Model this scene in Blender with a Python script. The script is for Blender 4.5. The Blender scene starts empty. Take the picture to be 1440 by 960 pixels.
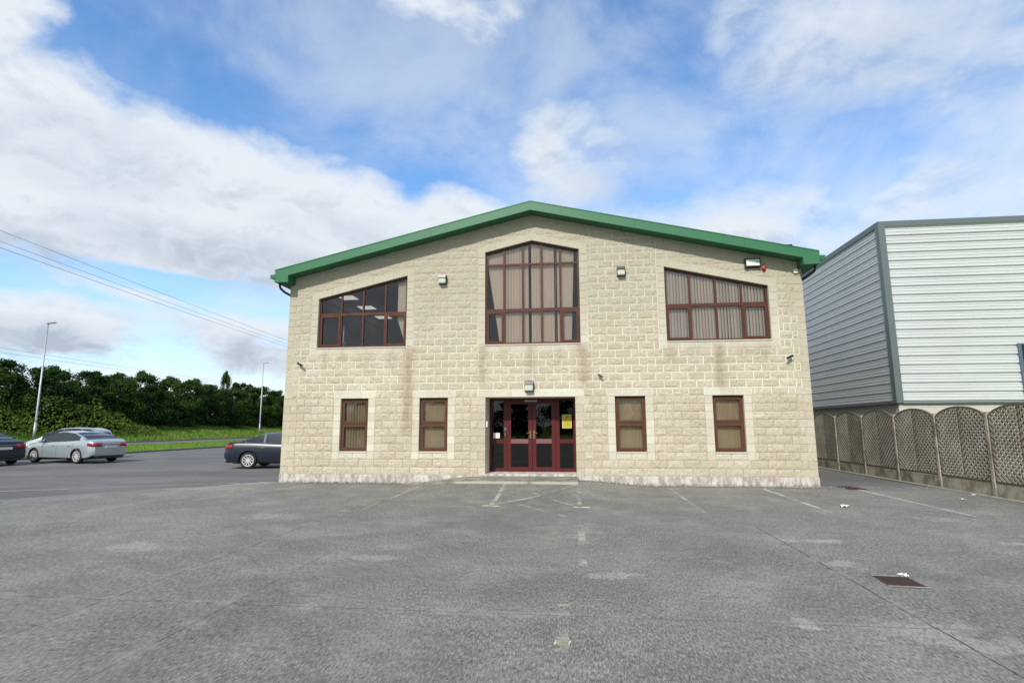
import bpy, bmesh, math, random
from mathutils import Vector, Matrix, noise
R = math.radians
S = bpy.context.scene
COL = S.collection
random.seed(7)

# ------------------------------------------------------------------ camera
cam = bpy.data.cameras.new('camera'); camo = bpy.data.objects.new('camera', cam); COL.objects.link(camo)
cam.sensor_width = 36; cam.lens = 773.19/1440*36; cam.clip_start = .1; cam.clip_end = 6000
yaw, pit, rol = R(-6.5437), R(8.6915), R(-.1826)
fw = Vector((math.sin(yaw)*math.cos(pit), math.cos(yaw)*math.cos(pit), math.sin(pit)))
rt = Vector((math.cos(yaw), -math.sin(yaw), 0)); up = rt.cross(fw)
r2 = rt*math.cos(rol)+up*math.sin(rol); u2 = -rt*math.sin(rol)+up*math.cos(rol)
m = Matrix((r2, u2, -fw)).transposed().to_4x4(); m.translation = Vector((0, -16.15, 1.67))
camo.matrix_world = m
S.camera = camo

# ------------------------------------------------------------------ light
SUN = Vector((-.24, -1, .86)).normalized()          # towards the sun
SKY_STRENGTH = .12
S.view_settings.view_transform = 'Standard'; S.view_settings.look = 'None'
S.view_settings.exposure = 0.23; S.view_settings.gamma = 1; S.view_settings.use_curve_mapping = False
sl = bpy.data.lights.new('sun', 'SUN'); sl.energy = 3.4; sl.angle = R(2.0); sl.color = (1, .95, .87)
so = bpy.data.objects.new('sun', sl); COL.objects.link(so)
so.rotation_euler = SUN.to_track_quat('Z', 'Y').to_euler()

class NT:
    """small helper for node trees"""
    def __init__(s, tree): s.t = tree; tree.nodes.clear()
    def n(s, typ, ins=None, **kw):
        nd = s.t.nodes.new(typ)
        for k, v in kw.items(): setattr(nd, k, v)
        for k, v in (ins or {}).items():
            sock = nd.inputs[k]
            if isinstance(v, bpy.types.NodeSocket): s.t.links.new(v, sock)
            else: sock.default_value = v
        return nd
    def m(s, op, a, b=0, c=0, clamp=False):
        nd = s.n('ShaderNodeMath', {0: a, 1: b, 2: c}, operation=op); nd.use_clamp = clamp
        return nd.outputs[0]
    def ss(s, v, lo, hi):
        nd = s.n('ShaderNodeMapRange', {0: v, 1: lo, 2: hi, 3: 0., 4: 1.}, interpolation_type='SMOOTHSTEP')
        return nd.outputs[0]
    def mix(s, f, a, b, blend='MIX'):
        nd = s.n('ShaderNodeMix', data_type='RGBA', blend_type=blend)
        for i, v in ((0, f), (6, a), (7, b)):
            if isinstance(v, bpy.types.NodeSocket): s.t.links.new(v, nd.inputs[i])
            elif i: nd.inputs[i].default_value = (*v, 1) if len(v) == 3 else v
            else: nd.inputs[i].default_value = v
        return nd.outputs[2]
    def noise(s, vec, scale, detail=4, rough=.55, dist=0, d='3D'):
        return s.n('ShaderNodeTexNoise', {'Vector': vec, 'Scale': scale, 'Detail': detail, 'Roughness': rough, 'Distortion': dist}, noise_dimensions=d).outputs[0]
    def mapp(s, vec, scale=(1, 1, 1), loc=(0, 0, 0), rot=(0, 0, 0)):
        return s.n('ShaderNodeMapping', {'Vector': vec, 'Scale': scale, 'Location': loc, 'Rotation': rot}).outputs[0]

W = bpy.data.worlds.new('World'); S.world = W; W.use_nodes = True
def build_sky():
    k = NT(W.node_tree)
    tc = k.n('ShaderNodeTexCoord').outputs['Generated']
    nrm = k.n('ShaderNodeVectorMath', {0: tc}, operation='NORMALIZE').outputs[0]
    sep = k.n('ShaderNodeSeparateXYZ', {0: nrm}); x, y, z = sep.outputs
    sky = k.n('ShaderNodeTexSky', sky_type='NISHITA', sun_disc=False, sun_elevation=math.asin(SUN.z),
              sun_rotation=math.atan2(SUN.x, SUN.y), altitude=50, air_density=1.0, dust_density=.3, ozone_density=3.0).outputs[0]
    sky = k.n('ShaderNodeHueSaturation', {'Hue': .5, 'Saturation': 1.20, 'Value': 1.72, 'Fac': 1., 'Color': sky}).outputs[0]
    az = k.m('MULTIPLY', k.m('ARCTAN2', x, y), 57.2958)      # degrees east of the facade's normal
    el = k.m('MULTIPLY', k.m('ARCSINE', z), 57.2958)
    # cloud texture: isotropic in angle, flattened towards the horizon
    pv = k.mapp(nrm, scale=(1, 1, 1.7))
    n1 = k.noise(pv, 4.6, 10, .58, .35)
    n2 = k.noise(k.mapp(pv, loc=(7, 3, 2)), 13, 8, .6, .5)
    n3 = k.noise(k.mapp(nrm, scale=(1.0, 1.0, 1.5), rot=(.4, .5, .3), loc=(3, 9, 4)), 3.0, 7, .55, .35)
    def blobs(lst):
        field = None
        for (a, e, ra, re, rot, amp) in lst:
            dx = k.m('SUBTRACT', az, a); dy = k.m('SUBTRACT', el, e)
            c, s_ = math.cos(R(rot)), math.sin(R(rot))
            u = k.m('ADD', k.m('MULTIPLY', dx, c/ra), k.m('MULTIPLY', dy, s_/ra))
            v = k.m('ADD', k.m('MULTIPLY', dx, -s_/re), k.m('MULTIPLY', dy, c/re))
            d = k.m('SQRT', k.m('ADD', k.m('MULTIPLY', u, u), k.m('MULTIPLY', v, v)))
            b = k.m('MULTIPLY', k.m('SUBTRACT', 1.5, d, clamp=True), amp)
            field = b if field is None else k.m('SMOOTH_MAX', field, b, .10)
        return field
    field = k.m('SUBTRACT', blobs(BLOBS), blobs(GAPS))
    cov = k.m('ADD', field, k.m('MULTIPLY', k.m('SUBTRACT', n1, .5), 1.5))
    cov = k.m('ADD', cov, k.m('MULTIPLY', k.m('SUBTRACT', n2, .5), .62))
    n1u = k.noise(k.mapp(pv, loc=(0, 0, .055)), 4.6, 10, .58, .35)
    n2u = k.noise(k.mapp(pv, loc=(7, 3, 2.022)), 13, 8, .6, .5)
    shade = k.m('ADD', k.m('MULTIPLY', k.m('SUBTRACT', n1u, n1), 3.2), k.m('MULTIPLY', k.m('SUBTRACT', n2u, n2), 1.2))   # cloud above = darker
    # sky outside the picture: bright broken cloud everywhere
    back = k.m('MULTIPLY', k.ss(k.m('MULTIPLY', y, -1.), -.35, .1), 1.1)
    cov = k.m('ADD', cov, back)
    a1 = k.ss(cov, .14, k.m('ADD', .78, k.m('MULTIPLY', k.ss(az, -12., 6.), .55)))
    thin = k.m('MULTIPLY', k.ss(n3, .40, .74), k.m('ADD', .50, k.m('MULTIPLY', k.ss(az, 5., 25.), .25)))           # thin veil
    thin = k.m('ADD', thin, k.m('MULTIPLY', k.ss(el, 42., 14.), .10))
    hz = k.ss(el, 12., 1.)                                    # haze bank on the horizon
    alpha = k.m('MAXIMUM', a1, k.m('MAXIMUM', thin, k.m('MULTIPLY', hz, .93)))
    # light and dark in the cloud body
    sh = k.noise(k.mapp(pv, loc=(1.2, -.6, 5)), 5.5, 8, .58, .5)
    thick = k.ss(cov, .62, 1.35)
    low = k.ss(k.m('ADD', el, k.m('MULTIPLY', n2, 8.)), 17., 8.)
    dark = k.m('MULTIPLY', k.ss(sh, .43, .64), k.m('MULTIPLY', thick, k.m('ADD', .55, k.m('MULTIPLY', low, .45))))
    dark = k.m('ADD', dark, k.m('MULTIPLY', shade, k.m('MULTIPLY', k.ss(cov, .35, .8), .9)), clamp=True)
    belly = k.m('MULTIPLY', blobs(BELLIES), k.m('ADD', .55, k.ss(n2, .35, .65)))
    dark = k.m('MAXIMUM', dark, k.m('MULTIPLY', belly, .8, clamp=True))
    s_ = 1/SKY_STRENGTH
    white = tuple(v*s_ for v in CLOUD_WHITE); grey = tuple(v*s_ for v in CLOUD_GREY)
    ccol = k.mix(dark, white, grey)
    colr = k.mix(alpha, sky, ccol)
    bg = k.n('ShaderNodeBackground', {'Color': colr, 'Strength': SKY_STRENGTH}).outputs[0]
    k.n('ShaderNodeOutputWorld', {0: bg})
CLOUD_WHITE = (.70, .75, .81); CLOUD_GREY = (.40, .47, .56)
# azimuth, elevation, radius along, radius across, tilt, weight
BLOBS = [(-56, 30, 7, 9, 0, 1.), (-51, 21, 9, 8, 0, 1.15), (-39, 19, 13, 8, 3, 1.15), (-25, 17.5, 13, 8, -8, 1.15), (-13, 18.5, 9, 5.5, -6, 1.05),
         (-47, 8, 8, 3.0, 0, .95), (-31, 7.5, 11, 3.5, -5, .9), (1, 27, 9.5, 6, -8, .92), (6, 19, 13, 4, 0, .8),
         (31, 33, 16, 9, 0, .92), (20, 35, 8, 7, 30, .66), (39, 25, 10, 6, 0, .9), (20, 18, 13, 5.5, 0, .98), (33, 17, 12, 6.5, 0, 1.05), (-42, 39, 10, 3, 0, .4), (-10, 41, 16, 4, 0, .52)]
GAPS = [(-37, 12.4, 8, 1.1, -6, .95), (24, 25.0, 5, 1.3, 6, .6), (28, 20.6, 3, .8, 8, .45), (-20, 31.5, 12, 4.5, -12, .7), (-38, 33, 8, 4.5, -12, .6), (12, 33, 3, 6, 0, .45)]
BELLIES = [(-48, 6.6, 7, 1.7, 0, .95), (-27, 6.3, 12, 1.8, 0, .8), (-50, 13.8, 7, 1.5, 0, .8), (-30, 7.0, 10, 1.5, 0, .7), (-32, 15., 13, 2.4, -6, .7), (-46, 22, 8, 3, 0, .45), (-24, 19, 8, 2, -10, .35), (4, 24, 7, 2, 0, .3), (30, 30, 10, 3, 0, .3)]
build_sky()

# ------------------------------------------------------------------ helpers
def tag(o, label=None, cat=None, group=None, kind=None):
    if label: o['label'] = label
    if cat: o['category'] = cat
    if group: o['group'] = group
    if kind: o['kind'] = kind
    return o
def empty(name, loc=(0, 0, 0), rz=0, **kw):
    o = bpy.data.objects.new(name, None); COL.objects.link(o); o.location = loc; o.rotation_euler = (0, 0, rz)
    o.empty_display_size = .2
    return tag(o, **kw)

class MB:
    def __init__(s): s.v = []; s.f = []; s.mi = []; s.tone = []
    def poly(s, pts, mi=0, tone=.5):
        i = len(s.v); s.v += [tuple(p) for p in pts]; s.f.append(tuple(range(i, i+len(pts)))); s.mi.append(mi); s.tone.append(tone)
    def box(s, a, b, mi=0, tone=.5, ch=0):
        x0, y0, z0 = a; x1, y1, z1 = b
        i = len(s.v)
        s.v += [(x0, y0, z0), (x1, y0, z0), (x1, y1, z0), (x0, y1, z0), (x0, y0, z1), (x1, y0, z1), (x1, y1, z1), (x0, y1, z1)]
        for f in ((3, 2, 1, 0), (4, 5, 6, 7), (0, 1, 5, 4), (1, 2, 6, 5), (2, 3, 7, 6), (3, 0, 4, 7)):
            s.f.append(tuple(i+j for j in f)); s.mi.append(mi); s.tone.append(tone)
        return s
    def prism(s, pts, d, mi=0, tone=.5):
        """closed prism: polygon pts (3d, counter-clockwise seen from the -d side) extruded by d"""
        d = Vector(d); n = len(pts); i = len(s.v)
        s.v += [tuple(p) for p in pts] + [tuple(Vector(p)+d) for p in pts]
        s.f.append(tuple(range(i, i+n))); s.f.append(tuple(range(i+2*n-1, i+n-1, -1)))
        for j in range(n):
            q = (j+1) % n; s.f.append((i+j, i+n+j, i+n+q, i+q))
        s.mi += [mi]*(n+2); s.tone += [tone]*(n+2)
        return s
    def bar(s, p, q, w, h, mi=0, upv=(0, 0, 1)):
        p, q = Vector(p), Vector(q); d = (q-p).normalized(); u = Vector(upv)
        if abs(d.dot(u)) > .98: u = Vector((0, 1, 0))
        a = d.cross(u).normalized()*w/2; b = a.cross(d).normalized()*h/2
        return s.prism([p-a-b, p+a-b, p+a+b, p-a+b], q-p, mi)
    def tube(s, path, r, n=8, mi=0, cap=True):
        path = [Vector(p) for p in path]; rs = r if isinstance(r, (list, tuple)) else [r]*len(path)
        i0 = len(s.v); ref = None
        for k, p in enumerate(path):
            d = (path[min(k+1, len(path)-1)]-path[max(k-1, 0)]).normalized()
            if ref is None: ref = d.orthogonal().normalized()
            a = (ref-d*ref.dot(d)).normalized(); ref = a; b = d.cross(a)
            for j in range(n):
                t = 2*math.pi*j/n; s.v.append(tuple(p+(a*math.cos(t)+b*math.sin(t))*rs[k]))
        for k in range(len(path)-1):
            for j in range(n):
                q = (j+1) % n
                s.f.append((i0+k*n+j, i0+k*n+q, i0+(k+1)*n+q, i0+(k+1)*n+j)); s.mi.append(mi); s.tone.append(.5)
        if cap:
            s.f.append(tuple(i0+j for j in range(n-1, -1, -1))); e = i0+(len(path)-1)*n
            s.f.append(tuple(e+j for j in range(n))); s.mi += [mi]*2; s.tone += [.5]*2
        return s
    def lathe(s, prof, n=24, axis='Z', mi=0, o=(0, 0, 0)):
        i0 = len(s.v)
        for (r, h) in prof:
            for j in range(n):
                t = 2*math.pi*j/n; c, q = r*math.cos(t), r*math.sin(t)
                p = (c, q, h) if axis == 'Z' else (c, h, q)
                s.v.append((p[0]+o[0], p[1]+o[1], p[2]+o[2]))
        for k in range(len(prof)-1):
            for j in range(n):
                q = (j+1) % n; s.f.append((i0+k*n+j, i0+k*n+q, i0+(k+1)*n+q, i0+(k+1)*n+j)); s.mi.append(mi); s.tone.append(.5)
        return s
    def build(s, name, mats, parent=None, smooth=False, tone=False, weld=False, bevel=0, recalc=False, **kw):
        me = bpy.data.meshes.new(name); me.from_pydata(s.v, [], s.f)
        for mm in (mats if isinstance(mats, (list, tuple)) else [mats]): me.materials.append(mm)
        me.polygons.foreach_set('material_index', s.mi)
        if tone:
            at = me.attributes.new('tone', 'FLOAT', 'FACE'); at.data.foreach_set('value', s.tone)
        if weld or recalc:
            bm = bmesh.new(); bm.from_mesh(me)
            if weld: bmesh.ops.remove_doubles(bm, verts=bm.verts, dist=1e-4)
            if recalc: bmesh.ops.recalc_face_normals(bm, faces=bm.faces)
            bm.to_mesh(me); bm.free()
        if smooth: me.polygons.foreach_set('use_smooth', [True]*len(me.polygons))
        me.update()
        o = bpy.data.objects.new(name, me); COL.objects.link(o); o.parent = parent
        if bevel:
            b = o.modifiers.new('bevel', 'BEVEL'); b.width = bevel; b.segments = 2; b.limit_method = 'ANGLE'
        return tag(o, **kw)

def clip(poly, a, b, c):
    """keep a*x + b*z + c >= 0"""
    out = []; n = len(poly)
    for i in range(n):
        p, q = poly[i], poly[(i+1) % n]
        dp, dq = a*p[0]+b*p[2]+c, a*q[0]+b*q[2]+c
        if dp >= 0: out.append(p)
        if (dp > 1e-9) != (dq > 1e-9) and abs(dp-dq) > 1e-9 and dp*dq < 0:
            t = dp/(dp-dq); out.append(tuple(p[j]+(q[j]-p[j])*t for j in range(3)))
    return out

# ------------------------------------------------------------------ materials
def mat(name, base=(.5, .5, .5), rough=.6, metal=0, spec=.5, fn=None, coat=0):
    mt = bpy.data.materials.new(name); mt.use_nodes = True
    k = NT(mt.node_tree)
    p = k.n('ShaderNodeBsdfPrincipled', {'Base Color': (*base, 1), 'Roughness': rough, 'Metallic': metal, 'Specular IOR Level': spec, 'Coat Weight': coat})
    if coat: p.inputs['Coat Roughness'].default_value = .04
    k.n('ShaderNodeOutputMaterial', {0: p.outputs[0]})
    k.p = p
    if fn: fn(k, p)
    return mt
def L(k, sock, to): k.t.links.new(sock, to)
def bump(k, p, h, dist, strength=1.):
    b = k.n('ShaderNodeBump', {'Strength': strength, 'Distance': dist, 'Height': h}); L(k, b.outputs[0], p.inputs['Normal'])
def pos(k): return k.n('ShaderNodeNewGeometry').outputs['Position']
def grime(amount=.25, scale=3., col=(.1, .09, .08)):
    def fn(k, p):
        P = pos(k); n = k.noise(P, scale, 6, .65)
        f = k.m('MULTIPLY', k.ss(n, .42, .75), amount)
        L(k, k.mix(f, tuple(p.inputs['Base Color'].default_value)[:3], col), p.inputs['Base Color'])
        L(k, k.m('ADD', p.inputs['Roughness'].default_value-.05, k.m('MULTIPLY', n, .12)), p.inputs['Roughness'])
    return fn

STREAKS = [(-5.02, .16, 1.2, 4.0, 1.), (-7.7, .12, 3.2, 3.9, .6), (-6.35, .3, 3.2, 3.9, .45), (-7.1, .1, 3.3, 3.9, .5), (-5.6, .15, 3.2, 3.9, .5),
           (-2.75, .14, 2.7, 4.0, .8), (-1.3, .16, 2.9, 3.95, .7), (.25, .2, 2.55, 4.0, .95), (-.45, .15, 3.2, 3.9, .5), (-2.1, .2, 3.3, 3.9, .4),
           (4.1, .14, 2.5, 3.9, 1.), (2.75, .16, 3.2, 3.9, .6), (5.3, .3, 3.2, 3.9, .7), (3.4, .2, 3.4, 3.9, .5), (4.8, .2, 3.3, 3.9, .5), (6.1, .1, 4.6, 5.6, .3)]
def stain_mask(k, P):
    sx, sy, sz = k.n('ShaderNodeSeparateXYZ', {0: P}).outputs
    nw = k.noise(P, 2.2, 4, .6)
    xx = k.m('ADD', sx, k.m('MULTIPLY', k.m('SUBTRACT', nw, .5), .22))
    tot = None
    for (x0, w, z0, z1, a) in STREAKS:
        d = k.m('DIVIDE', k.m('SUBTRACT', xx, x0), w)
        g = k.m('MULTIPLY', k.m('EXPONENT', k.m('MULTIPLY', k.m('MULTIPLY', d, d), -1.)), a)
        g = k.m('MULTIPLY', g, k.ss(sz, z0, z0+.5)); g = k.m('MULTIPLY', g, k.ss(sz, z1+.12, z1-.02))
        tot = g if tot is None else k.m('MAXIMUM', tot, g)
    n = k.noise(k.mapp(P, scale=(6, 6, 1.5)), 1.5, 5, .65)
    return k.m('MULTIPLY', tot, k.m('ADD', .45, n)), sx, sz, n
def f_stone(smooth=False):
    def fn(k, p):
        P = pos(k); st, sx, sz, n = stain_mask(k, P)
        t = k.n('ShaderNodeAttribute', attribute_name='tone').outputs['Fac']
        if smooth: c = k.mix(t, (.60, .56, .44), (.72, .69, .575))
        else: c = k.mix(t, (.515, .463, .335), (.635, .583, .455))
        n2 = k.noise(P, 11, 7, .75)
        c = k.mix(k.m('MULTIPLY', k.ss(n2, .42, .66), .50 if not smooth else .15), c, (.40, .345, .235))
        n5 = k.noise(k.mapp(P, loc=(4, 4, 4)), .9, 5, .6)
        c = k.mix(k.m('MULTIPLY', k.ss(n5, .45, .7), .30), c, (.40, .37, .30))
        up_ = k.ss(sz, 2.5, 6.0)                                    # weathered greyer stone in the upper storey
        c = k.mix(k.m('MULTIPLY', up_, .7), c, (.43, .392, .30))
        c = k.mix(k.m('MINIMUM', k.m('MULTIPLY', st, .62), .62), c, (.25, .185, .105))
        n3 = k.noise(P, 60, 3, .6)
        c = k.mix(.22, c, k.mix(k.ss(n3, .3, .7), (.1, .09, .07), (.8, .75, .65)))
        L(k, c, p.inputs['Base Color'])
        bump(k, p, k.noise(P, 26, 7, .75), .022 if not smooth else .004, .9)
    return fn
M = {}
M['rock'] = mat('split_face_stone', rough=.9, spec=.25, fn=f_stone())
M['smooth'] = mat('smooth_stone', rough=.85, spec=.25, fn=f_stone(True))
def f_mortar(k, p):
    P = pos(k); st, sx, sz, n = stain_mask(k, P)
    nn = k.noise(P, .8, 4, .6)
    low = (.30, .255, .18); white = (.85, .83, .76); mid = (.52, .47, .37)
    w = k.m('MULTIPLY', k.ss(sz, 2.45, 2.6), k.ss(sz, 4.6, 4.1))     # lime-stained band between the storeys
    w2 = k.m('MULTIPLY', k.m('MULTIPLY', k.ss(sx, -5.4, -4.6), k.ss(sz, 6.0, 4.2)), k.ss(sz, 2.45, 2.6))
    w3 = k.m('MULTIPLY', k.m('MULTIPLY', k.ss(sx, .3, .7), k.ss(sx, 3.4, 2.2)), k.m('MULTIPLY', k.ss(sz, 2.45, 2.6), .6))
    w = k.m('MAXIMUM', k.m('MULTIPLY', w, k.ss(nn, .2, .42)), k.m('MAXIMUM', k.m('MULTIPLY', w2, k.ss(nn, .35, .55)), w3))
    c = k.mix(k.ss(sz, 2.4, 2.7), low, mid); c = k.mix(w, c, white)
    c = k.mix(k.m('MINIMUM', k.m('MULTIPLY', st, .7), .7), c, (.24, .18, .11))
    L(k, c, p.inputs['Base Color']); bump(k, p, k.noise(P, 60, 3), .004)
M['mortar'] = mat('mortar', rough=.95, spec=.2, fn=f_mortar)
def f_plinth(k, p):
    P = pos(k); n = k.noise(k.mapp(P, scale=(3, 3, 1.2)), 2, 6, .7); n2 = k.noise(P, 14, 5, .7)
    c = k.mix(k.ss(n, .38, .62), (.33, .28, .265), (.60, .57, .54)); c = k.mix(k.m('MULTIPLY', k.ss(n2, .5, .7), .4), c, (.72, .70, .67))
    sz = k.n('ShaderNodeSeparateXYZ', {0: P}).outputs[2]
    c = k.mix(k.m('MULTIPLY', k.ss(k.m('ADD', sz, k.m('MULTIPLY', n, .1)), .14, .03), .5), c, (.16, .14, .12))
    L(k, c, p.inputs['Base Color']); bump(k, p, n2, .01)
M['plinth'] = mat('painted_plinth', rough=.85, fn=f_plinth)
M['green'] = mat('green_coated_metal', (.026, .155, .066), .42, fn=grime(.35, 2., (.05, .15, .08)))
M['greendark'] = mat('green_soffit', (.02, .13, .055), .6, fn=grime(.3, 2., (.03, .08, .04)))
M['mahog'] = mat('mahogany_frame', (.078, .027, .016), .45, 0, .3, fn=grime(.3, 4., (.14, .05, .04)))
M['mahog2'] = mat('brown_frame', (.092, .040, .022), .45, 0, .3, fn=grime(.3, 4., (.15, .07, .05)))
M['doorred'] = mat('red_door_paint', (.085, .011, .010), .42, 0, .35, fn=grime(.2, 4., (.09, .02, .02)))
M['railgrey'] = mat('scuffed_rail', (.20, .09, .085), .4)
M['black'] = mat('black_plastic', (.012, .012, .013), .35)
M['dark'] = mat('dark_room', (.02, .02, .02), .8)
M['room'] = mat('room_paint', (.22, .23, .24), .8)
M['white'] = mat('white_plastic', (.72, .72, .70), .4)
M['cream'] = mat('cream_glass', (.52, .57, .47), .25)
M['brass'] = mat('brass', (.75, .62, .30), .25, 1)
M['chrome'] = mat('chrome', (.7, .7, .7), .15, 1)
M['red'] = mat('red_plastic', (.42, .035, .03), .4)
M['steel'] = mat('galvanised_steel', (.42, .44, .45), .5, .6, fn=grime(.3, 3.))
def glass(name, tint=(.82, .84, .84), f0=.06):
    mt = bpy.data.materials.new(name); mt.use_nodes = True; k = NT(mt.node_tree)
    tr = k.n('ShaderNodeBsdfTransparent', {'Color': (*tint, 1)}); gl = k.n('ShaderNodeBsdfGlossy', {'Color': (1, 1, 1, 1), 'Roughness': .015})
    P = pos(k); nz = k.noise(P, 1.3, 3)
    b = k.n('ShaderNodeBump', {'Strength': .12, 'Distance': .02, 'Height': nz}); L(k, b.outputs[0], gl.inputs['Normal'])
    fr = k.n('ShaderNodeFresnel', {'IOR': 1.55}).outputs[0]
    f = k.m('ADD', k.m('MULTIPLY', fr, .7), f0, clamp=True)
    mx = k.n('ShaderNodeMixShader', {0: f, 1: tr.outputs[0], 2: gl.outputs[0]}); k.n('ShaderNodeOutputMaterial', {0: mx.outputs[0]})
    return mt
M['glass'] = glass('window_glass', (.93, .93, .92), .03)
M['doorglass'] = glass('door_glass', (.40, .42, .41), .02)
def f_blind(k, p):
    P = pos(k); n = k.noise(k.mapp(P, scale=(20, 20, 1)), 2, 3)
    L(k, k.mix(n, tuple(v*.85 for v in p.inputs['Base Color'].default_value[:3]), tuple(min(1, v*1.1) for v in p.inputs['Base Color'].default_value[:3])), p.inputs['Base Color'])
M['blind'] = mat('blind_fabric', (.74, .61, .48), .9, fn=f_blind)
M['blind2'] = mat('beige_blind_fabric', (.56, .44, .28), .9, fn=f_blind)
M['blind3'] = mat('grey_beige_blind_fabric', (.74, .64, .51), .9, fn=f_blind)

# ------------------------------------------------------------------ ground
def f_yard(k, p):
    P = pos(k)
    big = k.noise(P, .38, 6, .65); med = k.noise(k.mapp(P, scale=(1, .8, 1)), 1.1, 7, .66); fine = k.noise(P, 9, 8, .72)
    c = k.mix(k.ss(big, .35, .65), (.132, .130, .130), (.20, .197, .19))
    c = k.mix(k.m('MULTIPLY', k.ss(med, .47, .66), .6), c, (.27, .275, .235))
    m2 = k.noise(k.mapp(P, scale=(1, 1.3, 1), loc=(8, 1, 0)), 3.2, 7, .7)
    c = k.mix(k.m('MULTIPLY', k.ss(m2, .52, .68), .45), c, (.30, .30, .265)); c = k.mix(k.m('MULTIPLY', k.ss(m2, .47, .34), .5), c, (.105, .104, .108))
    c = k.mix(k.m('MULTIPLY', k.ss(k.noise(k.mapp(P, loc=(5, 5, 0)), .7, 6, .6), .52, .66), .5), c, (.135, .133, .135))
    # broomed finish: fine ridges that run towards the building
    sp = k.n('ShaderNodeTexVoronoi', {'Vector': P, 'Scale': 5.5}).outputs[0]
    spn = k.noise(P, 1.7, 2)
    c = k.mix(k.m('MULTIPLY', k.ss(sp, .07, .03), k.ss(spn, .5, .65)), c, (.58, .57, .5))
    # pale scaled patches, worn to their own shape
    nn = k.noise(P, 2.6, 5, .7)
    sx, sy, sz = k.n('ShaderNodeSeparateXYZ', {0: P}).outputs
    for (x, y, rx, ry, a) in ((.46, -9.55, .28, .16, .7), (3.35, -7.3, .35, .14, .8), (2.9, -11.1, .5, .35, .55), (3.2, -8.8, .22, .2, .6), (-6.2, -8.7, .7, .25, .5), (1.9, -10.9, .1, .14, .9),
                           (-5.7, -6.0, .7, .3, .5), (6.3, -5.2, .6, .25, .5), (7.3, -6.7, .5, .15, .6), (.15, -7.0, .25, .7, .4), (-2.6, -9.0, .35, .14, .5), (5.9, -8.4, .4, .1, .6), (-9.6, -.2, .9, .4, .6), (-10.2, -1.8, 1.8, .5, .4), (6.2, -7.3, .3, .1, .7)):
        d = k.m('ADD', k.m('POWER', k.m('ABSOLUTE', k.m('DIVIDE', k.m('SUBTRACT', sx, x), rx)), 2.), k.m('POWER', k.m('ABSOLUTE', k.m('DIVIDE', k.m('SUBTRACT', sy, y), ry)), 2.))
        d = k.m('ADD', d, k.m('MULTIPLY', k.m('SUBTRACT', nn, .5), 11.))
        c = k.mix(k.m('MULTIPLY', k.ss(d, 1.5, .0), a*.95), c, (.40, .40, .35))
    br = k.noise(k.mapp(P, scale=(62, 15, 1)), 1, 8, .85, 0)
    br2 = k.noise(k.mapp(P, loc=(3, 3, 0)), 15, 9, .85, 0)
    br3 = k.noise(k.mapp(P, scale=(40, 3.0, 1), rot=(0, 0, .12)), 1, 6, .8, 0)
    zone = k.ss(k.noise(k.mapp(P, loc=(2, 7, 0)), .55, 5, .6), .36, .62)       # where the scratching has filled with pale lichen
    c = k.mix(k.m('MULTIPLY', k.ss(br, .51, .58), k.m('ADD', .45, k.m('MULTIPLY', zone, .5))), c, (.36, .37, .30))
    c = k.mix(k.m('MULTIPLY', k.ss(br, .49, .41), .9), c, (.055, .054, .056))
    c = k.mix(k.m('MULTIPLY', k.ss(br2, .53, .63), .55), c, (.32, .325, .275)); c = k.mix(k.m('MULTIPLY', k.ss(br2, .47, .38), .6), c, (.075, .073, .075))
    c = k.mix(k.m('MULTIPLY', k.m('MULTIPLY', k.ss(br3, .56, .66), zone), .6), c, (.35, .36, .29))
    # slab joints
    wj = k.m('MULTIPLY', k.m('SUBTRACT', k.noise(P, 1.6, 8, .7), .5), .07)
    for (ax, v, w, a, lo, hi) in ((sx, 2.93, .009, .95, -30., -6.4), (sx, -3.3, .010, .5, -30, -9), (sx, -4.6, .014, .5, -30, -3), (sx, -7.1, .012, .5, -30, -3), (sx, -9.8, .012, .45, -30, -1), (sy, -10.93, .008, .6, -8., 3.), (sx, 1.76, .008, .3, -10.2, -8.6), (sx, 9.0, .01, .5, -30, 30), (sy, -4.4, .012, .35, -9, 9)):
        d = k.m('ABSOLUTE', k.m('SUBTRACT', k.m('ADD', ax, wj), v))
        other = sy if ax == sx else sx
        g = k.m('MULTIPLY', k.ss(other, lo-.3, lo), k.ss(other, hi+.3, hi))
        c = k.mix(k.m('MULTIPLY', k.m('MULTIPLY', k.ss(d, w*1.3, w*.6), a), g), c, (.03, .03, .032))
        c = k.mix(k.m('MULTIPLY', k.m('MULTIPLY', k.m('MULTIPLY', k.ss(d, .17, .03), k.ss(nn, .44, .66)), .38), g), c, (.34, .345, .295))
    c = k.mix(k.m('MULTIPLY', k.ss(fine, .5, .8), .3), c, (.05, .05, .05))
    # damp moss and dirt against the wall foot
    mo = k.m('MULTIPLY', k.ss(k.m('ADD', sy, k.m('MULTIPLY', nn, .35)), -.42, .1), k.m('MULTIPLY', k.ss(sx, -9.3, -8.8), k.ss(sx, 6.9, 6.4)))
    c = k.mix(k.m('MULTIPLY', mo, .6), c, (.085, .08, .06))
    L(k, c, p.inputs['Base Color'])
    h = k.m('ADD', k.m('MULTIPLY', br, .6), k.m('MULTIPLY', fine, .4)); bump(k, p, h, .012, .8)
M['yard'] = mat('weathered_concrete', rough=.88, spec=.3, fn=f_yard)
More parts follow.
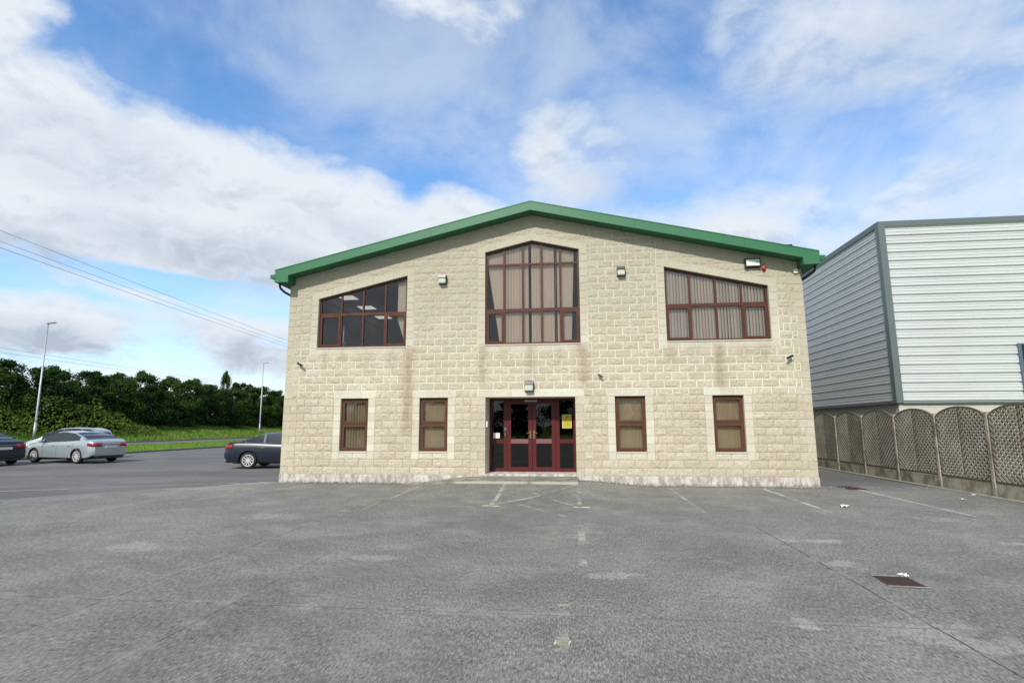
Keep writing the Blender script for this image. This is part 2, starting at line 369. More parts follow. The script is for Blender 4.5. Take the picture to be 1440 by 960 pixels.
def f_tar(k, p):
    P = pos(k); big = k.noise(k.mapp(P, scale=(.5, 1, 1)), .35, 6, .6); fine = k.noise(P, 30, 6, .7)
    c = k.mix(k.ss(big, .35, .68), (.120, .118, .119), (.185, .182, .178)); c = k.mix(k.m('MULTIPLY', fine, .3), c, (.06, .06, .06))
    sp = k.noise(P, 2.2, 8, .75); c = k.mix(k.m('MULTIPLY', k.ss(sp, .56, .7), .4), c, (.25, .25, .24))
    L(k, c, p.inputs['Base Color']); bump(k, p, fine, .008)
M['tar'] = mat('car_park_tarmac', rough=.85, spec=.35, fn=f_tar)
def f_grass(k, p):
    P = pos(k); n = k.noise(P, .5, 5, .6); n2 = k.noise(P, 7, 6, .7)
    c = k.mix(k.ss(n, .35, .65), (.075, .165, .010), (.14, .25, .022)); c = k.mix(k.m('MULTIPLY', k.ss(n2, .4, .7), .4), c, (.055, .115, .012))
    L(k, c, p.inputs['Base Color']); bump(k, p, n2, .08)
M['grass'] = mat('grass_turf', rough=.95, spec=.1, fn=f_grass)
M['kerb'] = mat('kerb_concrete', (.17, .165, .15), .9, fn=grime(.6, 4., (.05, .05, .04)))
M['step'] = mat('step_concrete', (.27, .265, .225), .9, fn=grime(.7, 5., (.13, .13, .10)))

gr = MB(); gr.poly([(-3000, -3000, -.08), (3000, -3000, -.08), (3000, 3000, -.08), (-3000, 3000, -.08)]); gr.build('ground', M['grass'], kind='structure')
t = MB(); t.poly([(-28.5, -60, -.012), (10.9, -60, -.012), (10.9, 90, -.012), (-28.5, 90, -.012)]); t.build('car_park', M['tar'], kind='structure')

def yard_h(x, y):
    """the concrete rises a little to the foot of the entrance landing"""
    fx = 1-max(0, min(1, max(-5.2-x+2.3, x-.1)/2.0)) if not (-2.9 <= x <= .1) else 1
    fx = 0 if x < -4.9 or x > 2.1 else (1 if -2.9 <= x <= .1 else ((x+4.9)/2. if x < 0 else (2.1-x)/2.))
    fy = max(0, min(1, (y+3.2)/2.2))
    return .135*(fx*fx*(3-2*fx))*(fy*fy*(3-2*fy))
def yard():
    b = MB()
    xs = [-60, -40, -28.4, -22, -16, -12, -9.2]+[-9+.3*i for i in range(61)]+[9.45, 9.67]
    ys = [-60, -40, -25, -17, -12, -8, -6, -5, -4, -3.4]+[-3.1+.2*i for i in range(16)]+[-.02]
    xs = sorted(set([x for x in xs if x >= -28.4])); ys = sorted(set(ys))
    for i in range(len(xs)-1):
        for j in range(len(ys)-1):
            q = [(xs[i], ys[j]), (xs[i+1], ys[j]), (xs[i+1], ys[j+1]), (xs[i], ys[j+1])]
            # the slab's edge runs off diagonally from the building's left corner
            pts = [(x, y, yard_h(x, y)) for x, y in q]
            pts2 = [(x, 0, y) for x, y, _ in pts]
            cl = clip(pts2, 1.12, -1, 10.65)       # keep z(y) <= 1.12 x + 10.65
            if len(cl) >= 3: b.poly([(p[0], p[2], yard_h(p[0], p[2])) for p in cl])
    b.poly([(6.52, -.02, 0), (9.67, -.02, 0), (9.67, .35, 0), (6.52, .35, 0)])
    b.poly([(-10, .0, 0), (-9.5, -.02, 0), (-8.95, -.02, 0), (-8.95, .3, 0), (-9.2, .33, 0)])
    b.build('concrete_yard', M['yard'], weld=True, smooth=True, kind='structure')
yard()

# worn paint
def paint_mat(name, col, keep, sc=3.):
    mt = bpy.data.materials.new(name); mt.use_nodes = True; k = NT(mt.node_tree); P = pos(k)
    n = k.noise(P, sc, 8, .75); n2 = k.noise(P, .9, 3)
    f = k.m('MULTIPLY', k.ss(k.m('ADD', n, k.m('MULTIPLY', k.m('SUBTRACT', n2, .5), .7)), keep-.10, keep+.14), .55)
    d = k.n('ShaderNodeBsdfDiffuse', {'Color': (*col, 1), 'Roughness': .8}); tr = k.n('ShaderNodeBsdfTransparent')
    mx = k.n('ShaderNodeMixShader', {0: f, 1: tr.outputs[0], 2: d.outputs[0]}); k.n('ShaderNodeOutputMaterial', {0: mx.outputs[0]})
    return mt
M['paint'] = paint_mat('worn_white_paint', (.50, .51, .45), .43)
M['paint2'] = paint_mat('worn_yellow_paint', (.72, .71, .52), .42, 4.)
M['paint3'] = paint_mat('very_worn_paint', (.40, .41, .355), .50)
M['paint4'] = paint_mat('faint_paint', (.30, .30, .28), .55, 2.)
def line(a, b, w, mt):
    a, b = Vector((*a, 0)), Vector((*b, 0)); d = (b-a); n = max(1, int(d.length/.4)); s = Vector((-d.y, d.x, 0)).normalized()*w/2
    q = MB()
    for i in range(n):
        p0 = a+d*i/n; p1 = a+d*(i+1)/n
        pts = [p0-s, p1-s, p1+s, p0+s]
        q.poly([(p.x, p.y, yard_h(p.x, p.y)+.005) for p in pts])
    return q.build('parking_line', mt, kind='structure')
for x in (4.87, 7.24): line((x, -.6 if x < 7 else -.35), (x-.04, -4.9), .09, M['paint'])
line((2.44, -.7), (2.42, -4.9), .09, M['paint3'])
line((-1.93, -.95), (-1.83, -4.35), .09, M['paint']); line((.04, -1.3), (.04, -4.35), .09, M['paint3'])
line((-.05, -1.3), (-1.85, -4.2), .08, M['paint']); line((-1.2, -2.1), (.0, -4.3), .07, M['paint3']); line((-1.3, -4.0), (-.2, -5.6), .07, M['paint3'])
line((-2.0, -4.3), (-1.62, -4.33), .12, M['paint2']); line((-.1, -4.3), (.25, -4.36), .12, M['paint2'])
line((-9.7, -.25), (-10.3, -2.2), .1, M['paint']); line((-7.5, -.6), (-9.2, -5.4), .1, M['paint3']); line((-4.3, -.9), (-4.35, -5.), .09, M['paint3'])
line((-.145, -10.6), (-.14, -11.75), .1, M['paint3']); line((-.20, -10.66), (-.09, -10.66), .05, M['paint2']); line((-.20, -11.55), (-.08, -11.57), .09, M['paint2'])
line((.05, -7.), (.05, -9.2), .1, M['paint3'])
line((-10.0, -.35), (-15.5, -3.1), .10, M['paint']); line((-15.2, -4.2), (-17.5, -5.9), .1, M['paint']); line((-9.6, .55), (-28, 2.2), .14, M['paint4'])
line((-12, -.3), (-28, -3.2), .3, M['paint4'])

# verge, road and bank on the left: profile across x, run along y
def strip(name, prof, mt, y0=-70, y1=260, **kw):
    b = MB(); ys = [y0+(y1-y0)*i/66 for i in range(67)]
    for i in range(66):
        for j in range(len(prof)-1):
            (x0, z0), (x1, z1) = prof[j], prof[j+1]
            b.poly([(x1, ys[i], z1), (x0, ys[i], z0), (x0, ys[i+1], z0), (x1, ys[i+1], z1)])
    return b.build(name, mt, **kw)
strip('verge', [(-28.62, .09), (-30, .12), (-33, .13), (-38.6, .10)], M['grass'], kind='structure')
strip('kerb', [(-28.5, -.02), (-28.5, .10), (-28.62, .10)], M['kerb'], kind='structure')
strip('road_kerb', [(-38.6, .11), (-38.75, .11), (-38.75, 0)], M['kerb'], kind='structure')
strip('road', [(-38.75, .0), (-43, .06), (-47.3, .0)], M['tar'], kind='structure')
strip('far_kerb', [(-47.3, 0), (-47.3, .13), (-47.45, .13)], M['kerb'], kind='structure')
strip('grass_bank', [(-47.45, .13), (-48.6, .35), (-50.2, .95), (-52, 1.15), (-58, 1.3), (-400, 2)], M['grass'], kind='structure')
t = MB(); t.poly([(-3000, 90, -.03), (-28.5, 90, -.03), (-28.5, 91, -.03), (-3000, 91, -.03)])

# grass blades at the verges
M['blade'] = mat('grass_blade', (.11, .19, .025), .8, fn=lambda k, p: L(k, k.mix(k.noise(pos(k), .6, 4), (.08, .18, .012), (.17, .28, .035)), p.inputs['Base Color']))
M['dryblade'] = mat('long_grass_blade', (.16, .17, .05), .8, fn=lambda k, p: L(k, k.mix(k.ss(k.noise(pos(k), .35, 4), .5, .68), (.11, .21, .018), (.22, .23, .07)), p.inputs['Base Color']))
def blades(name, n, xr, yr, h, zf, mt, label):
    b = MB(); rnd = random.Random(3)
    for i in range(n):
        x, y = rnd.uniform(*xr), yr[0]+(yr[1]-yr[0])*rnd.random()**1.4; z = zf(x); a = rnd.uniform(0, 6.28); hh = h*rnd.uniform(.5, 1.3); w = .02+.1*hh
        dx, dy = math.cos(a)*w, math.sin(a)*w; lx, ly = rnd.gauss(0, .25)*hh, rnd.gauss(0, .25)*hh
        b.poly([(x-dx, y-dy, z-.01), (x+dx, y+dy, z-.01), (x+lx, y+ly, z+hh)])
    b.build(name, mt, label=label, cat='grass', kind='stuff')
def bankz(x):
    pr = [(-47.45, .13), (-48.6, .35), (-50.2, .95), (-52, 1.15), (-58, 1.3)]
    for (a, za), (c, zc) in zip(pr, pr[1:]):
        if c <= x <= a: return za+(zc-za)*(x-a)/(c-a)
    return 1.3
blades('grass', 16000, (-38.5, -28.6), (5, 110), .10, lambda x: .11, M['blade'], 'bright short mown grass on the verge between car park and road')
blades('long_grass', 30000, (-52.5, -47.5), (15, 120), .26, bankz, M['dryblade'], 'long unmown grass on the bank below the trees')

# ------------------------------------------------------------------ main building
bld = empty('office_building', (-1.24, 0, 0), label='two storey cream stone block office with green gabled roof and mahogany windows', cat='building')
OFF = Matrix.Translation((1.24, 0, 0))
def P_(o, parent=bld):
    """parent keeping world coordinates (geometry is written in world space)"""
    o.parent = parent; 
    if parent is bld: o.location = (1.24, 0, 0)
    return o
RX = -1.24; SL = .2325; XL, XR = -8.946, 6.511
def roofz(x): return 8.075-SL*abs(x-RX)
C0 = .25; CH = .225
def cz(k): return C0+CH*k

def cell(b, x0, x1, z0, z1, kind, lines=(), tone=None, jw=None):
    """one block: kind 'rock' or 'smooth'; lines = half-planes (a, b, c) to keep. material 0 stone, 1 mortar"""
    if x1-x0 < .02 or z1-z0 < .02: return
    def add(pts, mi, tn=.5):
        for l in lines:
            pts = clip(pts, *l)
            if len(pts) < 3: return
        b.poly(pts, mi, tn)
    tn = random.random() if tone is None else tone
    zc = (z0+z1)/2
    if jw is None: jw = .004 if zc < 2.5 else .0075
    if kind == 'smooth': jw *= .8
    base = (.009 if zc < 2.5 else .005) if kind == 'rock' else .010
    xa, xb, za, zb = x0+jw, x1-jw, z0+jw, z1-jw
    add([(x0, 0, z0), (x1, 0, z0), (x1, 0, z1), (x0, 0, z1)], 1)
    n = max(1, round((xb-xa)/.052)) if kind == 'rock' else 1; mz = 4 if kind == 'rock' else 1
    def hgt(i, j, x, z):
        if kind == 'smooth': return -base
        e = min(i, n-i, 1.5)*min(j, mz-j, 1.2)
        if i in (0, n) or j in (0, mz): return -base-.004*noise.noise(Vector((x*9, z*9, 1)))
        v = noise.noise(Vector((x*7, z*9, 3.3)))*.6+noise.noise(Vector((x*17, z*19, 8.1)))*.6
        return -base-.005-.018*v-.006*random.random()
    g = [[(xa+(xb-xa)*i/n, hgt(i, j, xa+(xb-xa)*i/n, za+(zb-za)*j/mz), za+(zb-za)*j/mz) for i in range(n+1)] for j in range(mz+1)]
    for j in range(mz):
        for i in range(n):
            a_, b_, c_, d_ = g[j][i], g[j][i+1], g[j+1][i+1], g[j+1][i]
            if random.random() < .5: add([a_, b_, c_], 0, tn); add([a_, c_, d_], 0, tn)
            else: add([a_, b_, d_], 0, tn); add([b_, c_, d_], 0, tn)
    for row, s in ((g[0], 1), (g[mz], -1)):
        for i in range(n):
            p, q = row[i], row[i+1]; f = [(p[0], 0, p[2]), (q[0], 0, q[2]), q, p]
            add(f if s > 0 else f[::-1], 0, tn)
    for c_, s in ((0, -1), (n, 1)):
        for j in range(mz):
            p, q = g[j][c_], g[j+1][c_]; f = [(p[0], 0, p[2]), (q[0], 0, q[2]), q, p]
            add(f if s > 0 else f[::-1], 0, tn)

# openings: x0, x1, sill z, (top-left z, top-right z), ridge?
GT, GB, US = 2.5, .925, 4.075
OPS = {
 'w1': (-7.109, -6.240), 'w2': (-4.650, -3.784), 'w3': (1.125, 1.984), 'w4': (3.843, 4.689)}
UL = (-7.97, -5.123, 5.637, 6.300); UR = (2.668, 5.566, 6.305, 5.637); UM = (-2.67, .182, 6.945)
DX0, DX1 = -2.648, -.012
JW = .222
LT = .225   # sloping lintel depth (vertical)
def up_line(x0, z0, x1, z1, off=0):
    """keep below the line through the points (+off)"""
    s = (z1-z0)/(x1-x0); return (s, -1, z0-s*x0+off)
def above(l): return (-l[0], -l[1], -l[2])

wall = MB()
roofL = (SL, -1, 8.10-SL*RX); roofR = (-SL, -1, 8.10+SL*RX)
# vertical split positions and, for each band, what is excluded
def band_excl(x, k):
    """which surround/opening covers column x at course k: returns None, 'out', or a line to stay above"""
    z0, z1 = cz(k), cz(k+1); zm = (z0+z1)/2
    for (a, c) in OPS.values():
        if a-JW < x < c+JW and cz(2) < zm < cz(11): return 'out'
    if DX0-.24 < x < DX1+.24 and zm < cz(11):
        if zm > GT: return 'out'
        return 'out' if DX0 < x < DX1 else None
    for (a, c, zl, zr) in (UL, UR):
        if a-JW < x < c+JW and zm > cz(16):
            l = up_line(a, zl, c, zr, LT)
            return above(l)
    a, c, ze = UM
    if a-JW < x < c+JW and zm > cz(16):
        l = up_line(a, ze, RX, ze+SL*(RX-a), LT) if x < RX else up_line(RX, ze+SL*(RX-a), c, ze+.004, LT)
        return above(l)
    return None
def quoin_w(k, side): return .43 if (k+side) % 2 else .235
for k in range(35):
    z0, z1 = cz(k), cz(k+1)
    if z0 > 8.1: break
    ql, qr = quoin_w(k, 0), quoin_w(k, 1)
    cuts = {XL+ql, XR-qr, RX}
    if k < 11 and k >= 2:
        for (a, c) in OPS.values(): cuts |= {a-JW, c+JW}
    dq = .43 if k % 2 else .225
    if k < 10: cuts |= {DX0-dq, DX1+dq, DX0, DX1}
    elif k == 10: cuts |= {DX0-.24, DX1+.24}
    if k >= 16:
        for w in (UL, UR, UM): cuts |= {w[0]-JW, w[1]+JW}
    cs = sorted(cuts); cs = [XL]+cs+[XR]
    for i in range(len(cs)-1):
        xa, xb = cs[i], cs[i+1]; xm = (xa+xb)/2
        lines = [roofL if xm < RX else roofR]
        if roofz(xm)+.3*(xb-xa)+.03 < z0 and not (min(abs(xa-RX), abs(xb-RX)) < 1 and False):
            if max(roofz(xa), roofz(xb))+.03 < z0: continue
        if xa == XL or xb == XR:
            cell(wall, xa, xb, z0, z1, 'smooth', lines); continue
        e = band_excl(xm, k)
        if e == 'out': continue
        if e: lines.append(e)
        if k < 10 and (abs(xb-DX0) < 1e-6 or abs(xa-DX1) < 1e-6):
            cell(wall, xa, xb, z0, z1, 'smooth', lines); continue
        # running bond
        ph = .225*(k % 2)+XL
        x = xa; nx = ph+.45*math.ceil((xa-ph+1e-6)/.45)
        while x < xb-1e-6:
            e_ = min(nx, xb)
            if xb-e_ < .09: e_ = xb
            if e_-x < .09 and e_ < xb: nx += .45; e_ = min(nx, xb)
            cell(wall, x, e_, z0, z1, 'rock', lines); x = e_; nx = ph+.45*math.ceil((x-ph+1e-6)/.45+1e-6)
            if nx <= x+1e-6: nx += .45
# side and back walls
YB = 30
wall.poly([(XL, YB, 0), (XL, 0, 0), (XL, 0, roofz(XL)), (XL, YB, roofz(XL))], 2)
wall.poly([(XR, 0, 0), (XR, YB, 0), (XR, YB, roofz(XR)), (XR, 0, roofz(XR))], 2)
wall.poly([(XR, YB, 0), (XL, YB, 0), (XL, YB, roofz(XL)), (RX, YB, 8.07), (XR, YB, roofz(XR))], 2)
def f_sideblock(k, p):
    P = pos(k); sx, sy, sz = k.n('ShaderNodeSeparateXYZ', {0: P}).outputs
    v = k.n('ShaderNodeCombineXYZ', {0: sy, 1: k.m('SUBTRACT', sz, .25), 2: 0.}).outputs[0]
    br = k.n('ShaderNodeTexBrick', {'Vector': v, 'Color1': (.44, .40, .30, 1), 'Color2': (.52, .48, .37, 1), 'Mortar': (.3, .27, .2, 1), 'Scale': 1., 'Mortar Size': .008, 'Brick Width': .45, 'Row Height': .225})
    L(k, br.outputs[0], p.inputs['Base Color']); bump(k, p, k.noise(P, 12, 6, .7), .03)
M['sideblock'] = mat('block_side_wall', rough=.9, fn=f_sideblock)
P_(wall.build('wall', [M['rock'], M['mortar'], M['sideblock']], tone=True))
# plinth
pl = MB()
for (a, c) in ((XL-.012, DX0), (DX1, XR+.012)):
    n = int((c-a)/.6)
    for i in range(n):
        xa, xb = a+(c-a)*i/n, a+(c-a)*(i+1)/n
        pl.poly([(xa, -.026, -.05), (xb, -.026, -.05), (xb, -.026, .235), (xa, -.026, .235)]); pl.poly([(xa, -.026, .235), (xb, -.026, .235), (xb, .0, .25), (xa, .0, .25)])
pl.poly([(XL-.012, YB, -.05), (XL-.012, -.026, -.05), (XL-.012, -.026, .235), (XL-.012, YB, .235)])
pl.poly([(XR+.012, -.026, -.05), (XR+.012, YB, -.05), (XR+.012, YB, .235), (XR+.012, -.026, .235)])
pl.poly([(DX0, -.026, -.05), (DX0, .5, -.05), (DX0, .5, .25), (DX0, -.026, .235)]); pl.poly([(DX1, .5, -.05), (DX1, -.026, -.05), (DX1, -.026, .235), (DX1, .5, .25)])
P_(pl.build('plinth', M['plinth']))

def surround(parent, x0, x1, zb, top, kbase, ridge=None, depth=.10, sill=True, label=None):
    """smooth jambs, lintel, sill and reveals. top = (z at x0, z at x1)"""
    b = MB(); zl, zr = top
    flat = abs(zl-zr) < 1e-6 and ridge is None
    kt = 10 if flat else 30
    for k in range(kbase, kt):
        for (xa, xb) in ((x0-JW, x0), (x1, x1+JW)):
            ln = []
            if not flat:
                if ridge: l = up_line(x0, zl, RX, ridge) if xa < RX else up_line(RX, ridge, x1, zr)
                else: l = up_line(x0, zl, x1, zr)
                ln = [l]
                zmax = max(-(l[0]*xa+l[2])/l[1], -(l[0]*xb+l[2])/l[1])
                if cz(k) > zmax: continue
            cell(b, xa, xb, cz(k), cz(k+1), 'smooth', ln)
    if sill:
        n = max(2, round((x1-x0)/.43)); zz = cz(kbase)
        for i in range(n): cell(b, x0+(x1-x0)*i/n, x0+(x1-x0)*(i+1)/n, zz, zb-.035, 'smooth' if not flat else 'rock', tone=random.random()*.5)
        b.box((x0+.001, -.03, zb-.035), (x1-.001, .12, zb-.002), 0, .7)
    if flat:
        n = max(3, round((x1-x0+2*JW)/.43)); e = [x0-JW]+[x0-JW+(x1-x0+2*JW)*i/n for i in range(1, n)]+[x1+JW]
        for i in range(n): cell(b, e[i], e[i+1], GT, cz(11), 'smooth')
    else:
        segs = [(x0-JW, x1+JW, zl, zr, x0, x1)] if not ridge else [(x0-JW, RX, zl, ridge, x0, RX), (RX, x1+JW, ridge, zr, RX, x1)]
        for (xa, xb, za, zc_, lx0, lx1) in segs:
            l_in = up_line(lx0, za, lx1, zc_); l_out = up_line(lx0, za, lx1, zc_, LT)
            n = max(2, round((xb-xa)/.62))
            for i in range(n):
                p, q = xa+(xb-xa)*i/n, xa+(xb-xa)*(i+1)/n
                cell(b, p, q, 4.5, 7.9, 'smooth', [above(l_in), l_out])
            # mortar edge under and over the lintel
    D = depth; F = -.013
    def rv(a, c, flip):
        f = [(a[0], F, a[1]), (c[0], F, c[1]), (c[0], D, c[1]), (a[0], D, a[1])]; b.poly(f[::-1] if flip else f, 0, .6)
    rv((x0, zb), (x0, zl), False); rv((x1, zb), (x1, zr), True)
    if ridge: rv((x0, zl), (RX, ridge), False); rv((RX, ridge), (x1, zr), False)
    else: rv((x0, zl), (x1, zr), False)
    o = b.build('stone_surround', [M['smooth'], M['mortar']], parent, tone=True)
    return o

def window(x0, x1, zb, top, trans, ncol, sashes, fmat, kbase, ridge=None, blind=None, label=None, tw=.075):
    root = MB(); zl, zr = top; Y0, Y1 = .085, .145; fwid = .058
    def ztop(x, off=0):
        if ridge: return (zl+(ridge-zl)*(x-x0)/(RX-x0) if x < RX else ridge+(zr-ridge)*(x-RX)/(x1-RX))-off
        return zl+(zr-zl)*(x-x0)/(x1-x0)-off
    # outer frame
    e = .004
    def px(pts): root.prism([(p[0], Y0, p[1]) for p in pts], (0, Y1-Y0, 0))
    px([(x0+e, zb), (x0+fwid, zb), (x0+fwid, ztop(x0+fwid)-e), (x0+e, ztop(x0+e)-e)])
    px([(x1-fwid, zb), (x1-e, zb), (x1-e, ztop(x1-e)-e), (x1-fwid, ztop(x1-fwid)-e)])
    px([(x0+fwid, zb), (x1-fwid, zb), (x1-fwid, zb+fwid), (x0+fwid, zb+fwid)])
    seg = [x0+fwid, RX, x1-fwid] if ridge else [x0+fwid, x1-fwid]
    for a, c in zip(seg, seg[1:]): px([(a, ztop(a)-fwid-e), (c, ztop(c)-fwid-e), (c, ztop(c)-e), (a, ztop(a)-e)])
    cols = [x0+(x1-x0)*i/ncol for i in range(1, ncol)]
    mw = .027
    xs = [x0+fwid]+cols+[x1-fwid]
    tzs = [(t_-w_/2, t_+w_/2) for t_, w_ in trans]
    levels = [zb+fwid]+[v for t_ in tzs for v in t_]+[None]
    for c in cols: # mullions, cut at transoms
        for i in range(0, len(levels)-1, 2):
            a = levels[i]; d = levels[i+1]
            if d is None: px([(c-mw, a), (c+mw, a), (c+mw, ztop(c+mw)-fwid-e), (c-mw, ztop(c-mw)-fwid-e)])
            else: px([(c-mw, a), (c+mw, a), (c+mw, d), (c-mw, d)])
    for (a, d) in tzs: px([(x0+fwid, a), (x1-fwid, a), (x1-fwid, d), (x0+fwid, d)])
    fr = root.build('window', fmat); P_(fr)
    if label: fr['label'] = label
    # sashes: proud frames round the opening lights
    for (ci, ri) in sashes:
        s = MB(); a = xs[ci]+(mw if ci else 0); c = xs[ci+1]-(mw if ci < ncol-1 else 0)
        z0 = levels[2*ri]; z1 = levels[2*ri+1]
        if z1 is None: z1 = min(ztop(a), ztop(c))-fwid-e
        sw = .048; ys = Y0-.014
        for (p, q, r_, t_) in ((a-.012, z0-.012, a+sw, z1+.012), (c-sw, z0-.012, c+.012, z1+.012), (a+sw, z0-.012, c-sw, z0+sw), (a+sw, z1-sw, c-sw, z1+.012)):
            s.box((p, ys, q), (r_, ys+.05, t_))
        so_ = s.build('sash', fmat, fr)
    g = MB(); yg = (Y0+Y1)/2
    pts = [(x0+fwid, zb+fwid), (x1-fwid, zb+fwid), (x1-fwid, ztop(x1-fwid)-fwid)]
    if ridge: pts.append((RX, ridge-fwid))
    pts.append((x0+fwid, ztop(x0+fwid)-fwid))
    g.poly([(p[0], yg, p[1]) for p in pts]); g.build('pane', M['glass'], fr)
    surround(fr, x0, x1, zb, top, kbase, ridge)
    return fr, ztop

def slat_blind(parent, slats, ztop, zb, mt, y=.21, w=.09, split=None):
    """slats: list of (x top, x bottom, angle, bottom z or None)"""
    b = MB()
    for (xt, xb, an, zz) in slats:
        dx, dy = math.cos(an)*w/2, math.sin(an)*w/2
        z0 = zb+.03 if zz is None else zz; z1 = ztop(xt)-.07
        n = 5
        rows = []
        for i in range(n+1):
            t_ = i/n; x = xb+(xt-xb)*t_; z = z0+(z1-z0)*t_
            rows.append([(x-dx, y-dy, z), (x-dx*.35, y-dy*.35-.012, z), (x+dx*.35, y+dy*.35-.012, z), (x+dx, y+dy, z)])
        for i in range(n):
            for j in range(3): b.poly([rows[i][j], rows[i][j+1], rows[i+1][j+1], rows[i+1][j]])
    hx = [s[0] for s in slats]
    b.build('blind', mt, parent, weld=True, smooth=True)

def vertical_slats(x0, x1, pitch, ang, jit=.0):
    n = int((x1-x0)/pitch); return [(x0+pitch*(i+.5), x0+pitch*(i+.5)+random.uniform(-jit, jit), ang+random.uniform(-.12, .12), None) for i in range(n)]

# ground floor windows
gl = {'w1': 'ground floor window with pleated vertical blind, nearest the left corner', 'w2': 'ground floor window with flat beige blind left of the entrance',
      'w3': 'ground floor window with flat beige blind right of the entrance', 'w4': 'ground floor window with flat beige blind nearest the right corner'}
for key, (a, c) in OPS.items():
    fr, zt = window(a, c, GB, (GT, GT), [(1.73, .07)], 1, [(0, 0), (0, 1)], M['mahog2'], 2, label=gl[key])
    if key == 'w1': slat_blind(fr, vertical_slats(a+.03, c-.03, .087, .75, .004), zt, GB, M['blind2'])
    else: slat_blind(fr, vertical_slats(a+.03, c-.03, .084, .10, .0), zt, GB, M['blind2'], w=.10)
# upper windows
frL, ztL = window(UL[0], UL[1], US, (UL[2], UL[3]), [(5.13, .085)], 4, [(0, 0), (3, 0)], M['mahog'], 16, label='upper left window with sloping head and a view of office ceiling lights')
frR, ztR = window(UR[0], UR[1], US, (UR[2], UR[3]), [(5.13, .095)], 4, [(0, 0), (3, 0)], M['mahog'], 16, label='upper right window with sloping head and closed pleated blinds')
frM, ztM = window(UM[0], UM[1], US, (UM[2], UM[2]), [(5.12, .10), (6.55, .055)], 5, [(0, 0), (4, 0)], M['mahog'], 16, ridge=UM[2]+SL*(RX-UM[0]), label='tall pointed central window with half drawn blinds')
slat_blind(frR, vertical_slats(UR[0]+.02, UR[1]-.02, .088, .52, .004), ztR, US, M['blind3'], y=.20, w=.112)
sl_ = []
x = UM[0]+.05
while x < .0:
    t_ = (x-UM[0])/(UM[1]-UM[0])
    xb = x; an = random.uniform(.0, .22)
    if x < -2.15: xb = x+.42*(1-(x+2.62)/.47)*1.0 if x > -2.62 else x+.42
    if abs(x+1.32) < .045: x += .087; continue
    if abs(x+.57) < .045: xb = x+.0; an = 1.3
    if -2.05 < x < -1.75: an = random.uniform(.1, .5)
    if x > -.45: xb = x-.10*(x+.45)/.4
    sl_.append((x, xb, an, None)); x += .087
slat_blind(frM, sl_, ztM, US, M['blind'])
sl_ = [(x, x+(.0 if i < 2 else .0), .9, None) for i, x in enumerate((-5.56, -5.47))]
cb = MB(); cb.poly([(-5.48, .23, 4.95), (-5.18, .23, 4.30), (-5.18, .23, 6.2), (-5.48, .23, 6.1)]); cb.poly([(-5.48, .25, 4.95), (-5.44, .24, 4.98), (-5.19, .24, 4.2), (-5.23, .24, 4.2)])
cb.build('blind', M['blind3'], frL)

# rooms behind the glass
def room(x0, x1, y0, y1, z0, z1, mt):
    b = MB(); 
    b.poly([(x0, y1, z0), (x1, y1, z0), (x1, y1, z1), (x0, y1, z1)]); b.poly([(x0, y0, z0), (x0, y1, z0), (x0, y1, z1), (x0, y0, z1)])
    b.poly([(x1, y1, z0), (x1, y0, z0), (x1, y0, z1), (x1, y1, z1)]); b.poly([(x0, y0, z0), (x1, y0, z0), (x1, y1, z0), (x0, y1, z0)])
    b.poly([(x0, y1, z1), (x1, y1, z1), (x1, y0, z1), (x0, y0, z1)])
    return P_(b.build('room', mt))
room(XL+.1, -3.4, .2, 9, 3.2, 6.42, M['room'])
M['lamp'] = bpy.data.materials.new('lit_ceiling_panel'); M['lamp'].use_nodes = True
k_ = NT(M['lamp'].node_tree); k_.n('ShaderNodeOutputMaterial', {0: k_.n('ShaderNodeEmission', {'Color': (1, .97, .88, 1), 'Strength': .45}).outputs[0]})
LIGHTS = ((-8.38, 3.1), (-8.34, 4.88), (-8.36, 6.9))
for (x, y) in LIGHTS:
    b = MB(); b.box((x-.3, y-.3, 6.40), (x+.3, y+.3, 6.415)); P_(b.build('ceiling_light', M['lamp']))
b = MB(); b.box((-7.58, 1.0, 4.0), (-7.55, 1.06, 4.95)); b.box((-7.62, 1.0, 4.35), (-7.5, 1.1, 4.4)); P_(b.build('window_pole', M['white']))
room(-3.2, .7, .2, 4, 3.2, 7.4, M['room']); room(.9, XR-.1, .2, 4, 3.2, 6.9, M['room'])
for (a, c) in OPS.values(): room(a-.4, c+.4, .25, 2.5, .6, 2.75, M['room'])

# ------------------------------------------------------------------ entrance
ent = MB(); YD = .78
# threshold and reveal
st = MB()
st.box((DX0+.002, -.02, .15), (DX1-.002, YD+.2, .295))
P_(st.build('threshold', M['plinth']))
rv = MB()
for k in range(0, 10):
    tn = random.random()
    z0, z1 = cz(k)+.003, cz(k+1)-.003
    for xw, s in ((DX0, 1), (DX1, -1)):
        f = [(xw, -.013, z0), (xw, YD, z0), (xw, YD, z1), (xw, -.013, z1)]; rv.poly(f if s > 0 else f[::-1], 0, tn)
    for xw, s in ((DX0-.003, 1), (DX1+.003, -1)):
        f = [(xw, -.0, cz(k)), (xw, YD, cz(k)), (xw, YD, cz(k+1)), (xw, -.0, cz(k+1))]; rv.poly(f if s > 0 else f[::-1], 1, tn)
rv.poly([(DX0, YD, GT), (DX1, YD, GT), (DX1, -.013, GT), (DX0, -.013, GT)], 0, .6)
n = 6
for i in range(n): cell(rv, DX0-.24+(DX1-DX0+.48)*i/n, DX0-.24+(DX1-DX0+.48)*(i+1)/n, GT, cz(11), 'smooth')
P_(rv.build('stone_surround', [M['smooth'], M['mortar']], tone=True))
df = MB(); zb, zt = .30, GT-.004
def fb(a, c, z0, z1, y0=YD, y1=YD+.07, b=df): b.box((a, y0, z0), (c, y1, z1))
